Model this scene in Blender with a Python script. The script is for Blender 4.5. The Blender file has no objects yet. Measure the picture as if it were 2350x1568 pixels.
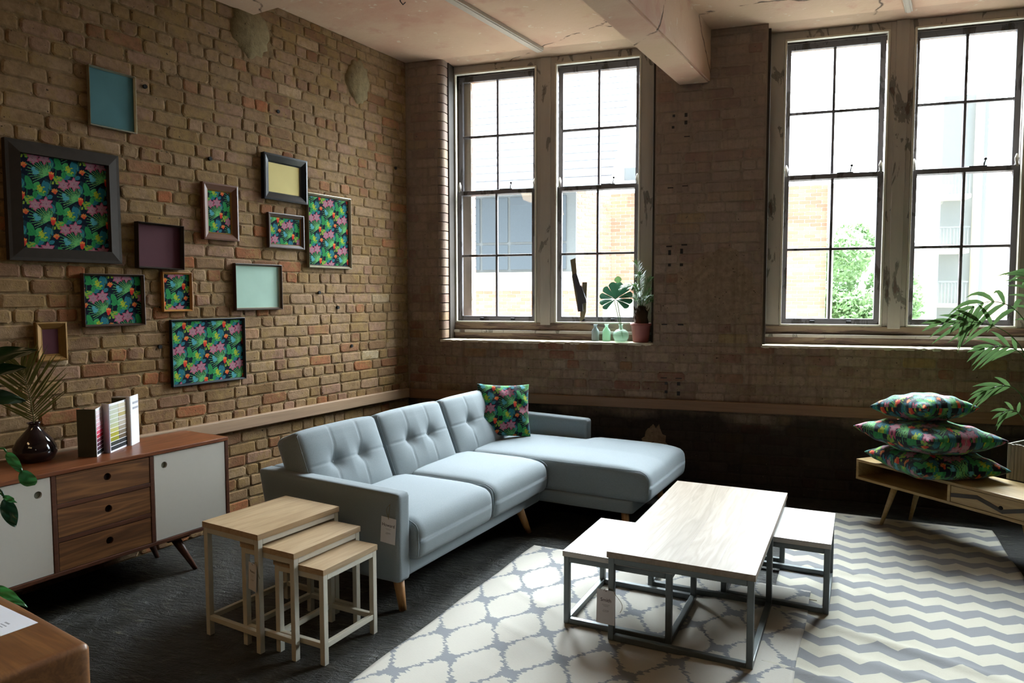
import bpy, bmesh, math, random
import numpy as np
from mathutils import Vector, Matrix, noise
random.seed(7); rnd = random.Random(11)
C = bpy.context.scene.collection
SC = bpy.context.scene
PI = math.pi
def rad(a): return a * PI / 180
def lin(v):
    v /= 255.0
    return v / 12.92 if v <= 0.04045 else ((v + 0.055) / 1.055) ** 2.4
def col(r, g, b): return (lin(r), lin(g), lin(b), 1.0)

# ------------------------------------------------------------------ camera
CAM = Vector((2.885, -5.98, 1.6))
yaw, pitch, roll = rad(17.5), rad(3.728), rad(-0.098)
f = Vector((-math.sin(yaw) * math.cos(pitch), math.cos(yaw) * math.cos(pitch), -math.sin(pitch)))
r0 = Vector((math.cos(yaw), math.sin(yaw), 0)); u0 = r0.cross(f)
r = r0 * math.cos(roll) + u0 * math.sin(roll); u = u0 * math.cos(roll) - r0 * math.sin(roll)
cd = bpy.data.cameras.new('camera'); cam = bpy.data.objects.new('camera', cd); C.objects.link(cam)
cam.matrix_world = Matrix(((r.x, u.x, -f.x, CAM.x), (r.y, u.y, -f.y, CAM.y), (r.z, u.z, -f.z, CAM.z), (0, 0, 0, 1)))
cd.sensor_width = 36; cd.lens = 1645.7 / 2350 * 36; cd.clip_start = 0.05; cd.clip_end = 300
SC.camera = cam
# ------------------------------------------------------------------ world, sun, fill lights, exposure
w = bpy.data.worlds.new('sky'); SC.world = w; w.use_nodes = True
wn, wl = w.node_tree.nodes, w.node_tree.links
bg = wn['Background']
# hazy overcast sky, brighter around the veiled sun that stands beyond the windows
tc = wn.new('ShaderNodeTexCoord'); dp = wn.new('ShaderNodeVectorMath'); dp.operation = 'DOT_PRODUCT'
nz = wn.new('ShaderNodeVectorMath'); nz.operation = 'NORMALIZE'
wl.new(tc.outputs['Generated'], nz.inputs[0]); wl.new(nz.outputs[0], dp.inputs[0])
sd = Vector((0.08, 0.55, 0.83)).normalized(); dp.inputs[1].default_value = sd
mr = wn.new('ShaderNodeMapRange'); mr.inputs['From Min'].default_value = 0.30; mr.inputs['From Max'].default_value = 1.0
mr.inputs['To Min'].default_value = 0.0; mr.inputs['To Max'].default_value = 1.0; mr.interpolation_type = 'SMOOTHSTEP'
wl.new(dp.outputs['Value'], mr.inputs['Value'])
cr = wn.new('ShaderNodeMix'); cr.data_type = 'RGBA'
cr.inputs['A'].default_value = (2.6, 2.9, 3.3, 1); cr.inputs['B'].default_value = (66.0, 71.0, 77.0, 1)
wl.new(mr.outputs[0], cr.inputs['Factor']); wl.new(cr.outputs['Result'], bg.inputs['Color']); bg.inputs['Strength'].default_value = 1.0
def area(name, loc, rot, size, power, color):
    l = bpy.data.lights.new(name, 'AREA'); l.energy = power; l.color = color; l.shape = 'RECTANGLE'; l.size, l.size_y = size
    o = bpy.data.objects.new(name, l); C.objects.link(o); o.location = loc; o.rotation_euler = rot; return o
# unseen fill lights added above and behind the camera, standing in for shop lamps
area('fill_light', (1.2, -7.2, 3.3), (rad(38), 0, rad(12)), (1.6, .5), 9, (1.0, .70, .36))
area('fill_light', (-.4, -5.6, 3.2), (rad(20), rad(22), 0), (.8, .4), 7, (1.0, .66, .34))
area('fill_light', (5.5, -7.4, 3.3), (rad(35), 0, rad(-12)), (1.6, .5), 6, (1.0, .88, .72))
SC.view_settings.view_transform = 'Standard'; SC.view_settings.look = 'None'
SC.view_settings.exposure = 0.28; SC.view_settings.gamma = 1.0; SC.view_settings.use_curve_mapping = False
SC.cycles.use_denoising = True
SC.cycles.max_bounces = 10; SC.cycles.diffuse_bounces = 5; SC.cycles.transparent_max_bounces = 12
SC.cycles.sample_clamp_indirect = 6.0; SC.cycles.caustics_reflective = False; SC.cycles.caustics_refractive = False

# ------------------------------------------------------------------ materials
class NT:
    def __init__(s, name):
        s.m = bpy.data.materials.new(name); s.m.use_nodes = True
        s.n = s.m.node_tree.nodes; s.l = s.m.node_tree.links; s.b = s.n['Principled BSDF']
    def add(s, t, **kw):
        n = s.n.new('ShaderNode' + t)
        for k, v in kw.items():
            if k.startswith('i_'):
                k = k[2:]; k = int(k) if k.isdigit() else k.replace('_', ' ')
                if hasattr(v, 'is_linked') or isinstance(v, bpy.types.NodeSocket): s.l.new(v, n.inputs[k])
                else: n.inputs[k].default_value = v
            else: setattr(n, k, v)
        return n
    def co(s, kind='Object', scale=(1, 1, 1), rot=(0, 0, 0), loc=(0, 0, 0)):
        if kind == 'World': v = s.add('NewGeometry').outputs['Position']
        else: v = s.add('TexCoord').outputs[kind]
        mp = s.add('Mapping'); s.l.new(v, mp.inputs['Vector']); mp.inputs['Scale'].default_value = scale
        mp.inputs['Rotation'].default_value = rot; mp.inputs['Location'].default_value = loc
        return mp.outputs[0]
    def noise(s, vec, scale=5, detail=4, rough=.55, dist=0):
        return s.add('TexNoise', i_Vector=vec, i_Scale=scale, i_Detail=detail, i_Roughness=rough, i_Distortion=dist).outputs['Fac']
    def ramp(s, fac, stops, interp='LINEAR'):
        n = s.add('ValToRGB'); s.l.new(fac, n.inputs[0]); e = n.color_ramp.elements; n.color_ramp.interpolation = interp
        while len(e) < len(stops): e.new(0.5)
        for q, (p, c) in zip(e, stops): q.position = p; q.color = c if not isinstance(c, (int, float)) else (c, c, c, 1)
        return n.outputs['Color']
    def mix(s, fac, a, b, mode='MIX'):
        n = s.add('Mix', data_type='RGBA', blend_type=mode)
        for k, v in (('Factor', fac), ('A', a), ('B', b)):
            if isinstance(v, bpy.types.NodeSocket): s.l.new(v, n.inputs[k])
            else: n.inputs[k].default_value = v
        return n.outputs['Result']
    def math(s, op, a, b=0.0, c=None, clamp=False):
        n = s.add('Math', operation=op, use_clamp=clamp)
        for i, v in enumerate((a, b) if c is None else (a, b, c)):
            if isinstance(v, bpy.types.NodeSocket): s.l.new(v, n.inputs[i])
            else: n.inputs[i].default_value = v
        return n.outputs[0]
    def map(s, v, a, b, c=0, d=1, smooth=False):
        n = s.add('MapRange', clamp=True); s.l.new(v, n.inputs['Value'])
        if smooth: n.interpolation_type = 'SMOOTHSTEP'
        for k, x in zip(('From Min', 'From Max', 'To Min', 'To Max'), (a, b, c, d)): n.inputs[k].default_value = x
        return n.outputs[0]
    def xyz(s, vec):
        n = s.add('SeparateXYZ'); s.l.new(vec, n.inputs[0]); return n.outputs
    def out(s, base=None, rough=.6, bump=None, bs=.3, bd=.01, metal=0, sheen=0, spec=None, coat=0):
        b = s.b
        def st(k, v):
            if isinstance(v, bpy.types.NodeSocket): s.l.new(v, b.inputs[k])
            else: b.inputs[k].default_value = v
        if base is not None: st('Base Color', base)
        st('Roughness', rough); st('Metallic', metal)
        if sheen: st('Sheen Weight', sheen)
        if spec is not None: st('Specular IOR Level', spec)
        if coat: st('Coat Weight', coat)
        if bump is not None:
            n = s.add('Bump', i_Height=bump, i_Strength=bs, i_Distance=bd); s.l.new(n.outputs[0], b.inputs['Normal'])
        return s.m
def plain(name, c, rough=.5, metal=0, nscale=40, amt=.06, bs=.1, coat=0):
    t = NT(name); n = t.noise(t.co(), nscale, 5)
    a = tuple(max(0, x * (1 - amt * 2)) for x in c[:3]) + (1,); b = tuple(min(1, x * (1 + amt * 2)) for x in c[:3]) + (1,)
    return t.out(t.mix(n, a, b), rough, n, bs, .002, metal, coat=coat, spec=.2 if rough >= .6 else None)
def wood(name, c1, c2, c3, axis=1, scale=1.0, rough=.45, ring=.6, fine=.35):
    t = NT(name); sc = [9 * scale] * 3; sc[axis] = .9 * scale
    info = t.add('ObjectInfo').outputs['Random']
    v = t.co(scale=tuple(sc)); add = t.add('VectorMath', operation='ADD'); t.l.new(v, add.inputs[0])
    cx = t.add('CombineXYZ'); t.l.new(t.math('MULTIPLY', info, 13.0), cx.inputs[2 if axis != 2 else 0]); t.l.new(cx.outputs[0], add.inputs[1]); v = add.outputs[0]
    big = t.noise(v, 1.0, 3, .5, 1.2)
    rings = t.math('FRACT', t.math('MULTIPLY', big, 7.0)); rings = t.math('ABSOLUTE', t.math('SUBTRACT', rings, .5))
    sf = [140 * scale] * 3; sf[axis] = 5 * scale
    fn = t.noise(t.co(scale=tuple(sf)), 1.0, 3, .6)
    base = t.ramp(t.math('ADD', t.math('MULTIPLY', rings, ring), t.math('MULTIPLY', big, 1 - ring * .5)), [(0.12, c1), (.5, c2), (.85, c3)])
    base = t.mix(t.math('MULTIPLY', t.map(fn, .45, .75), fine), base, tuple(x * .45 for x in c1[:3]) + (1,))
    return t.out(base, rough, fn, .12, .002)
def tone_fac(t):
    a = t.add('Attribute', attribute_name='tone').outputs['Fac']; o = t.add('ObjectInfo').outputs['Random']
    return t.math('FRACT', t.math('ADD', a, o))
def brick_mat(name, stops, grime, grime_amt=.5, patch=None, bs=.6, low_dark=False, rough=.9, smear=.0, smear_c=(.2, .15, .08, 1), streak=0.0):
    t = NT(name); tf = tone_fac(t); wv = t.co('World')
    base = t.ramp(tf, stops)
    n1 = t.noise(wv, 1.3, 4, .6); n2 = t.noise(wv, 26, 6, .7); n3 = t.noise(wv, 110, 3, .6)
    if patch is not None:
        base = t.mix(t.math('MULTIPLY', t.map(n1, .42, .62), .55), base, patch)
    base = t.mix(t.math('MULTIPLY', t.map(n2, .40, .72), grime_amt), base, grime)
    sm = t.noise(wv, 9, 6, .75); base = t.mix(t.math('MULTIPLY', t.map(sm, .50, .60), smear), base, smear_c)
    stv = t.noise(t.co('World', (26, 26, 2.2)), 1.0, 4, .65); base = t.mix(t.math('MULTIPLY', t.map(stv, .50, .72), streak), base, tuple(x * 1.25 for x in grime[:3]) + (1,))
    spk = t.noise(wv, 60, 2, .5)
    base = t.mix(t.map(spk, .70, .74), base, tuple(x * .25 for x in grime[:3]) + (1,))
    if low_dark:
        zw = t.math('ADD', t.xyz(wv)[2], t.math('MULTIPLY', t.noise(wv, 2.0, 5), 1.2)); base = t.mix(t.map(zw, 1.8, 3.2, 0, .36), base, col(150, 138, 130))  # upper bricks paler: window glare over the pier put into the colour
    if low_dark:   # the wall below the rail was once painted black, worn along its top
        z = t.xyz(wv)[2]; zz = t.math('ADD', z, t.math('MULTIPLY', t.noise(wv, 2.2, 4), .5))
        base = t.mix(t.map(zz, .82, 1.02, .88, 0), base, col(20, 19, 19))
        fl = t.noise(wv, 90, 2, .5); base = t.mix(t.map(fl, .745, .77), base, col(120, 112, 96))
    h = t.math('ADD', n2, t.math('MULTIPLY', n3, .5))
    return t.out(base, rough, h, bs, .006, spec=.25)
M = {}
M['brick_left'] = brick_mat('worn_stock_brick', [(0, col(112, 84, 50)), (.15, col(132, 104, 66)), (.3, col(138, 112, 82)), (.45, col(120, 88, 60)), (.58, col(148, 122, 92)), (.72, col(142, 108, 88)), (.84, col(108, 76, 52)), (.96, col(150, 88, 52)), (1, col(168, 150, 120))], col(88, 68, 36), .62, col(146, 120, 92), smear=.55, smear_c=col(138, 112, 66))
M['mortar_left'] = brick_mat('old_lime_mortar', [(0, col(138, 116, 82)), (1, col(130, 106, 74))], col(64, 48, 28), .75, col(128, 104, 76), smear=.4, smear_c=col(128, 104, 62))
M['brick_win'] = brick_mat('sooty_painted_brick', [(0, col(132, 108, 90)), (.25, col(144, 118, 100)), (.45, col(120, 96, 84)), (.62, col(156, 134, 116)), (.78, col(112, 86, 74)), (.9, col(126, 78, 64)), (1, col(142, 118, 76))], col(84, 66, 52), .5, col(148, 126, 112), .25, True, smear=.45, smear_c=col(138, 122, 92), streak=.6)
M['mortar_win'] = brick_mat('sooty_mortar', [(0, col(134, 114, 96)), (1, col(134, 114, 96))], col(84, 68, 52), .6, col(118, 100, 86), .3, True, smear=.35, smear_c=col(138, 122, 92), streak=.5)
M['brick_out'] = brick_mat('red_facade_brick', [(0, col(190, 134, 112)), (.5, col(200, 146, 122)), (1, col(206, 158, 136))], col(176, 122, 100), .2, None, .2)
M['mortar_out'] = plain('facade_mortar', col(214, 200, 186), .9)
t = NT('flaking_ceiling_plaster'); wv = t.co('World'); n = t.noise(wv, .9, 5, .6); n2 = t.noise(wv, 3.0, 6, .65); n3 = t.noise(wv, 34, 5, .6)
base = t.ramp(n, [(.3, col(190, 164, 132)), (.5, col(198, 168, 142)), (.68, col(188, 146, 124))])
base = t.mix(t.map(n2, .56, .66, 0, .6), base, col(184, 138, 118)); base = t.mix(t.map(t.noise(wv, 14, 2), .68, .72, 0, .8), base, col(206, 190, 168))
vo = t.add('TexVoronoi', feature='DISTANCE_TO_EDGE', i_Scale=.42)
wd = t.mix(.22, wv, t.add('TexNoise', i_Vector=wv, i_Scale=2.2, i_Detail=6).outputs['Color']); t.l.new(wd, vo.inputs['Vector'])
crk = t.math('MULTIPLY', t.map(vo.outputs['Distance'], .0, .004, 1, 0), t.map(n2, .46, .52))
base = t.mix(crk, base, col(60, 40, 30))
M['ceiling'] = t.out(base, .85, t.math('SUBTRACT', t.math('ADD', n2, t.math('MULTIPLY', n3, .15)), crk), .35, .02)
t = NT('dark_pressed_floor'); wv = t.co('World'); n = t.noise(t.co('World', (1, 1, 1), (0, 0, .5)), 7, 6, .7, 1.5); st = t.noise(t.co('World', (9, 40, 1), (0, 0, .45)), 1.0, 4, .7, 1.0)
big = t.noise(wv, .8, 3)
base = t.ramp(n, [(.3, col(24, 24, 22)), (.55, col(44, 44, 40)), (.8, col(70, 68, 60))])
fl = t.math('MULTIPLY', t.map(st, .60, .74), t.map(n, .42, .6)); base = t.mix(t.math('MULTIPLY', fl, .75), base, col(150, 146, 122))
M['floor'] = t.out(base, t.map(st, .3, .7, .55, .38), t.math('ADD', st, t.math('MULTIPLY', n, 1.2)), .95, .02, spec=.35)
def peel(name, c_paint, c_under, c_wood, thr=.5, rough=.6, sc=(1.6, 1.6, .55)):
    t = NT(name); v = t.co('World', sc); n = t.noise(v, 5.0, 6, .6, .6); n2 = t.noise(t.co('World', (30, 30, 3)), 1.2, 4, .6)
    a = t.map(n, thr, thr + .015); b = t.map(n, thr + .06, thr + .075)
    base = t.mix(a, t.mix(t.math('MULTIPLY', n2, .5), c_paint, tuple(x * .65 for x in c_paint[:3]) + (1,)), c_under); base = t.mix(b, base, c_wood)
    return t.out(base, rough, t.math('ADD', t.math('MULTIPLY', n2, .3), t.math('SUBTRACT', 1.0, a)), .5, .003)
M['frame_paint'] = peel('peeling_window_paint', col(176, 168, 158), col(116, 112, 104), col(92, 76, 66), .58)
M['frame_worn'] = peel('stripped_window_timber', col(132, 112, 92), col(104, 82, 72), col(72, 56, 46), .52, sc=(.35, 1.6, 2.6))
M['sash'] = peel('dark_sash_paint', col(104, 100, 104), col(64, 60, 60), col(58, 48, 42), .55)
M['bead'] = plain('white_bead_paint', col(206, 202, 188), .5)
M['sill'] = plain('chipped_sill_paint', col(196, 186, 166), .6, nscale=18, amt=.2)
M['rail'] = wood('brown_rail_timber', col(112, 78, 54), col(126, 92, 66), col(134, 102, 76), 0, .5, .6, .3)
M['rail_left'] = wood('pale_rail_timber', col(140, 110, 84), col(150, 122, 94), col(156, 130, 102), 1, .5, .6, .3)
M['trunking'] = plain('painted_trunking', col(170, 160, 146), .5)
t = NT('window_glass'); mx = t.add('MixShader'); tr = t.add('BsdfTransparent'); gl = t.add('BsdfGlossy'); gl.inputs['Roughness'].default_value = .02
tr.inputs['Color'].default_value = (.93, .95, .94, 1); fr = t.add('LayerWeight'); fr.inputs[0].default_value = .5
fz = t.math('ADD', .04, t.math('MULTIPLY', t.math('POWER', fr.outputs['Facing'], 5.0), .6)); t.l.new(fz, mx.inputs[0]); t.l.new(tr.outputs[0], mx.inputs[1]); t.l.new(gl.outputs[0], mx.inputs[2]); t.l.new(mx.outputs[0], t.n['Material Output'].inputs[0]); t.n.remove(t.b)
M['glass'] = t.m
t = NT('sofa_wool'); v = t.co(scale=(260, 260, 260)); n = t.noise(v, 1, 3, .7); n2 = t.noise(t.co(), 3, 3)
base = t.mix(n, col(98, 108, 113), col(146, 155, 159)); base = t.mix(t.math('MULTIPLY', n2, .25), base, col(106, 117, 123))
M['wool'] = t.out(base, .9, n, .25, .001, sheen=.12)
M['seam'] = plain('seam_thread', col(132, 142, 146), .9)
M['oak_leg'] = wood('golden_oak', col(150, 104, 60), col(178, 130, 80), col(190, 146, 96), 2, 1.2, .45)
M['acacia'] = wood('reddish_rosewood', col(84, 44, 26), col(122, 70, 42), col(150, 92, 56), 1, .9, .32)
M['acacia_d'] = wood('dark_carcass_rosewood', col(62, 34, 22), col(84, 48, 30), col(98, 58, 38), 1, .9, .4)
M['drawer'] = wood('figured_drawer_front', col(74, 44, 24), col(108, 70, 40), col(140, 96, 56), 1, .75, .4, .9)
M['lacquer'] = plain('warm_white_lacquer', col(196, 190, 178), .45, amt=.01)
M['mango'] = wood('pale_mango_top', col(148, 120, 88), col(170, 144, 110), col(184, 160, 128), 1, 1.0, .42, .5, .3)
M['mango_edge'] = wood('mango_edge', col(112, 76, 40), col(132, 92, 50), col(142, 102, 58), 1, 1.4, .5, .4)
M['wash'] = wood('limewashed_top', col(118, 104, 88), col(144, 130, 113), col(164, 151, 134), 1, .8, .5, .45, .2)
M['wash_pale'] = wood('bleached_stool_top', col(172, 166, 160), col(188, 184, 178), col(198, 194, 188), 1, .8, .40, .3, .12)
M['white_metal'] = plain('cream_painted_frame', col(196, 192, 176), .4, amt=.03)
M['grey_metal'] = plain('brushed_grey_steel', col(96, 102, 102), .38, .55, nscale=60)
M['oak'] = wood('blond_oak_bench', col(150, 122, 78), col(176, 150, 102), col(190, 166, 122), 0, 1.0, .4, .5)
M['dark_inlay'] = plain('dark_stained_inlay', col(56, 48, 40), .5)
M['black'] = plain('black_void', col(10, 9, 9), .7)
def frame_mat(name, c, rough=.35, metal=0): return plain(name, c, rough, metal, nscale=25, amt=.12)
M['f_dark'] = frame_mat('dark_stained_frame_and_shade', col(46, 38, 30), .7)
M['f_black'] = frame_mat('gloss_black_frame', col(20, 22, 26), .22)
M['f_walnut'] = frame_mat('walnut_frame', col(96, 60, 40), .3)
M['f_gold'] = frame_mat('tarnished_gold_frame', col(128, 94, 44), .4, .4)
M['f_silver'] = frame_mat('brass_edged_frame', col(170, 164, 140), .3, .6)
M['f_oak'] = frame_mat('honey_oak_frame', col(160, 110, 52), .4)
M['f_brown'] = frame_mat('brown_frame', col(66, 48, 38), .4)
M['f_teal'] = frame_mat('blue_black_frame', col(22, 32, 38), .35)
M['teal'] = plain('teal_card', col(76, 116, 120), .8, nscale=6, amt=.10)
M['plum'] = plain('plum_card', col(74, 34, 42), .7, amt=.04)
M['yellow'] = plain('pale_yellow_card', col(196, 180, 116), .7, nscale=5, amt=.05)
M['mint'] = plain('mint_cloth', col(160, 188, 172), .8, nscale=5, amt=.06)
M['card'] = plain('white_card', col(214, 214, 220), .7, amt=.01)
M['greycard'] = plain('grey_card', col(74, 76, 66), .7, amt=.04)
M['ink'] = plain('print_ink', col(46, 44, 60), .8)
M['ink2'] = plain('pale_print_ink', col(150, 150, 156), .8)
M['twine'] = plain('brown_twine', col(120, 108, 80), .9)
M['button'] = plain('covered_button', col(150, 158, 160), .8)
M['terracotta'] = plain('pink_plastic_pot', col(150, 84, 78), .55)
M['soil'] = plain('dark_soil', col(36, 28, 22), .95, bs=.5)
M['trunk'] = plain('shaggy_palm_trunk', col(70, 54, 40), .95, bs=.8)
M['planter'] = wood('grey_slatted_planter', col(104, 98, 88), col(132, 126, 114), col(150, 144, 132), 2, 1.4, .7)
def leafm(name, c, c2, rough=.35, tl=.25):
    t = NT(name); n = t.noise(t.co(), 9, 4); base = t.mix(n, c, c2)
    t.out(base, rough, t.noise(t.co(scale=(1, 1, 1)), 60, 3), .15, .002)
    add = t.add('MixShader'); add.inputs[0].default_value = tl; tr = t.add('BsdfTranslucent'); t.l.new(base, tr.inputs[0])
    t.l.new(t.b.outputs[0], add.inputs[1]); t.l.new(tr.outputs[0], add.inputs[2]); t.l.new(add.outputs[0], t.n['Material Output'].inputs[0]); return t.m
M['leaf'] = leafm('palm_leaf', col(52, 82, 48), col(96, 122, 72), .26, .24)
M['leaf_m'] = leafm('monstera_leaf', col(28, 62, 48), col(40, 84, 58), .28, .12)
M['leaf_d'] = leafm('dark_broad_leaf', col(18, 34, 14), col(28, 50, 20), .3, .1)
M['leaf_dry'] = leafm('drying_palm_leaf', col(70, 72, 30), col(104, 100, 44), .5, .2)
M['leaf_g'] = leafm('grey_green_leaf', col(62, 104, 78), col(50, 130, 40), .35, .3)
M['tree'] = leafm('tree_leaf', col(96, 128, 84), col(128, 156, 104), .6, .3)
M['bark'] = plain('bark', col(90, 76, 60), .9)
def glassm(name, c, rough=.03, mixv=.75):
    t = NT(name); t.b.inputs['Base Color'].default_value = c; t.b.inputs['Roughness'].default_value = rough; t.b.inputs['IOR'].default_value = 1.45
    t.b.inputs['Transmission Weight'].default_value = .25; t.b.inputs['Coat Weight'].default_value = .6
    mx = t.add('MixShader'); mx.inputs[0].default_value = mixv; tr = t.add('BsdfTransparent'); tr.inputs[0].default_value = c
    t.l.new(t.b.outputs[0], mx.inputs[1]); t.l.new(tr.outputs[0], mx.inputs[2]); t.l.new(mx.outputs[0], t.n['Material Output'].inputs[0]); return t.m
M['glass_g'] = glassm('green_bottle_glass', (.80, .95, .85, 1), .12, .62)
M['glass_s'] = glassm('smoke_bottle_glass', (.60, .66, .67, 1), .12, .55)
M['glass_p'] = glassm('clear_ribbed_glass', (.86, .96, .90, 1), .12, .68)
t = NT('smoky_vase_glass'); M['vase_dark'] = t.out(col(44, 34, 38), .08, coat=.5); t.b.inputs['Transmission Weight'].default_value = .35
M['sculpt_a'] = plain('brushed_bronze_face', col(120, 112, 88), .4, .3)
M['sculpt_b'] = plain('blackened_face', col(52, 50, 56), .5)
M['stone'] = plain('pale_stone', col(206, 196, 178), .85)
M['slate'] = plain('slate_roof', col(186, 188, 192), .7)
M['far_glass'] = plain('far_window_glass', col(84, 92, 98), .15)
M['far_wall'] = plain('cream_render', col(200, 178, 160), .9)
M['far_grey'] = plain('grey_cladding', col(120, 124, 124), .8)
M['room'] = plain('shop_wall_paint', col(84, 76, 64), .9)
M['pave'] = plain('courtyard_paving', col(120, 118, 112), .9)
M['iron'] = plain('black_iron_and_shade', col(30, 28, 28), .5, .4)
# rugs
def rug_out(t, base, v):
    wv = t.noise(t.co(scale=(60, 500, 1)), 1, 2, .6); big = t.noise(t.co(), 2.2, 3)
    base = t.mix(t.math('MULTIPLY', wv, .28), base, col(150, 146, 138))
    return t.out(base, .95, t.math('ADD', wv, big), .35, .003, spec=.15)
t = NT('trellis_rug_weave'); v = t.co(); x, y, z = t.xyz(v)
jag = t.noise(t.co(scale=(14, 70, 1)), 1, 2, .6); jx = t.math('MULTIPLY', t.math('SUBTRACT', jag, .5), .075); xx = t.math('ADD', x, jx)
wob = t.math('MULTIPLY', t.math('SUBTRACT', t.noise(t.co(scale=(70, 9, 1)), 1, 2, .6), .5), .03); yy = t.math('ADD', y, wob)
def cell(ox, oy):
    a = t.math('ABSOLUTE', t.math('SUBTRACT', t.math('FRACT', t.math('ADD', t.math('DIVIDE', xx, .30), ox)), .5))
    b = t.math('ABSOLUTE', t.math('SUBTRACT', t.math('FRACT', t.math('ADD', t.math('DIVIDE', yy, .40), oy)), .5))
    s = t.math('ADD', t.math('POWER', a, 1.5), t.math('POWER', b, 1.7))
    th_ = t.math('ARCTAN2', b, a)
    return t.math('MULTIPLY', s, t.math('ADD', 1.0, t.math('MULTIPLY', t.math('COSINE', t.math('MULTIPLY', th_, 8.0)), .17)))
mA, mB = cell(.14, .13), cell(.64, .63)
d = t.math('ABSOLUTE', t.math('SUBTRACT', mA, mB)); mn = t.math('MINIMUM', mA, mB)
white = t.math('MULTIPLY', t.map(d, .046, .052), t.map(mn, .262, .256))
base = t.mix(white, col(128, 132, 138), col(194, 190, 180))
M['rug1'] = rug_out(t, base, v)
t = NT('chevron_rug_weave'); v = t.co(); x, y, z = t.xyz(v)
tri = t.math('ABSOLUTE', t.math('SUBTRACT', t.math('FRACT', t.math('DIVIDE', t.math('ADD', x, .093), .16)), .5))
yy = t.math('ADD', y, t.math('MULTIPLY', tri, .115)); yy = t.math('ADD', yy, t.math('MULTIPLY', t.math('SUBTRACT', t.noise(t.co(), 7, 2), .5), .03))
sp = t.math('FRACT', t.math('DIVIDE', t.math('ADD', yy, 10.06), .193))
base = t.mix(t.math('LESS_THAN', sp, .48), col(190, 186, 170), col(128, 130, 134))
edge = t.math('GREATER_THAN', y, -.05); base = t.mix(edge, base, col(196, 192, 178))
M['rug2'] = rug_out(t, base, v)
# printed fabric: the colours are read from the mesh's colour attribute
def printmat(name, rough, sheen=0):
    t = NT(name); a = t.add('Attribute', attribute_name='print').outputs['Color']; n = t.noise(t.co(), 300, 2)
    return t.out(a, rough, n, .08, .001, sheen=sheen, spec=.15)
M['print'] = printmat('printed_jungle_paper', .9); M['printfab'] = printmat('printed_jungle_cotton', .8, .2)

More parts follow.
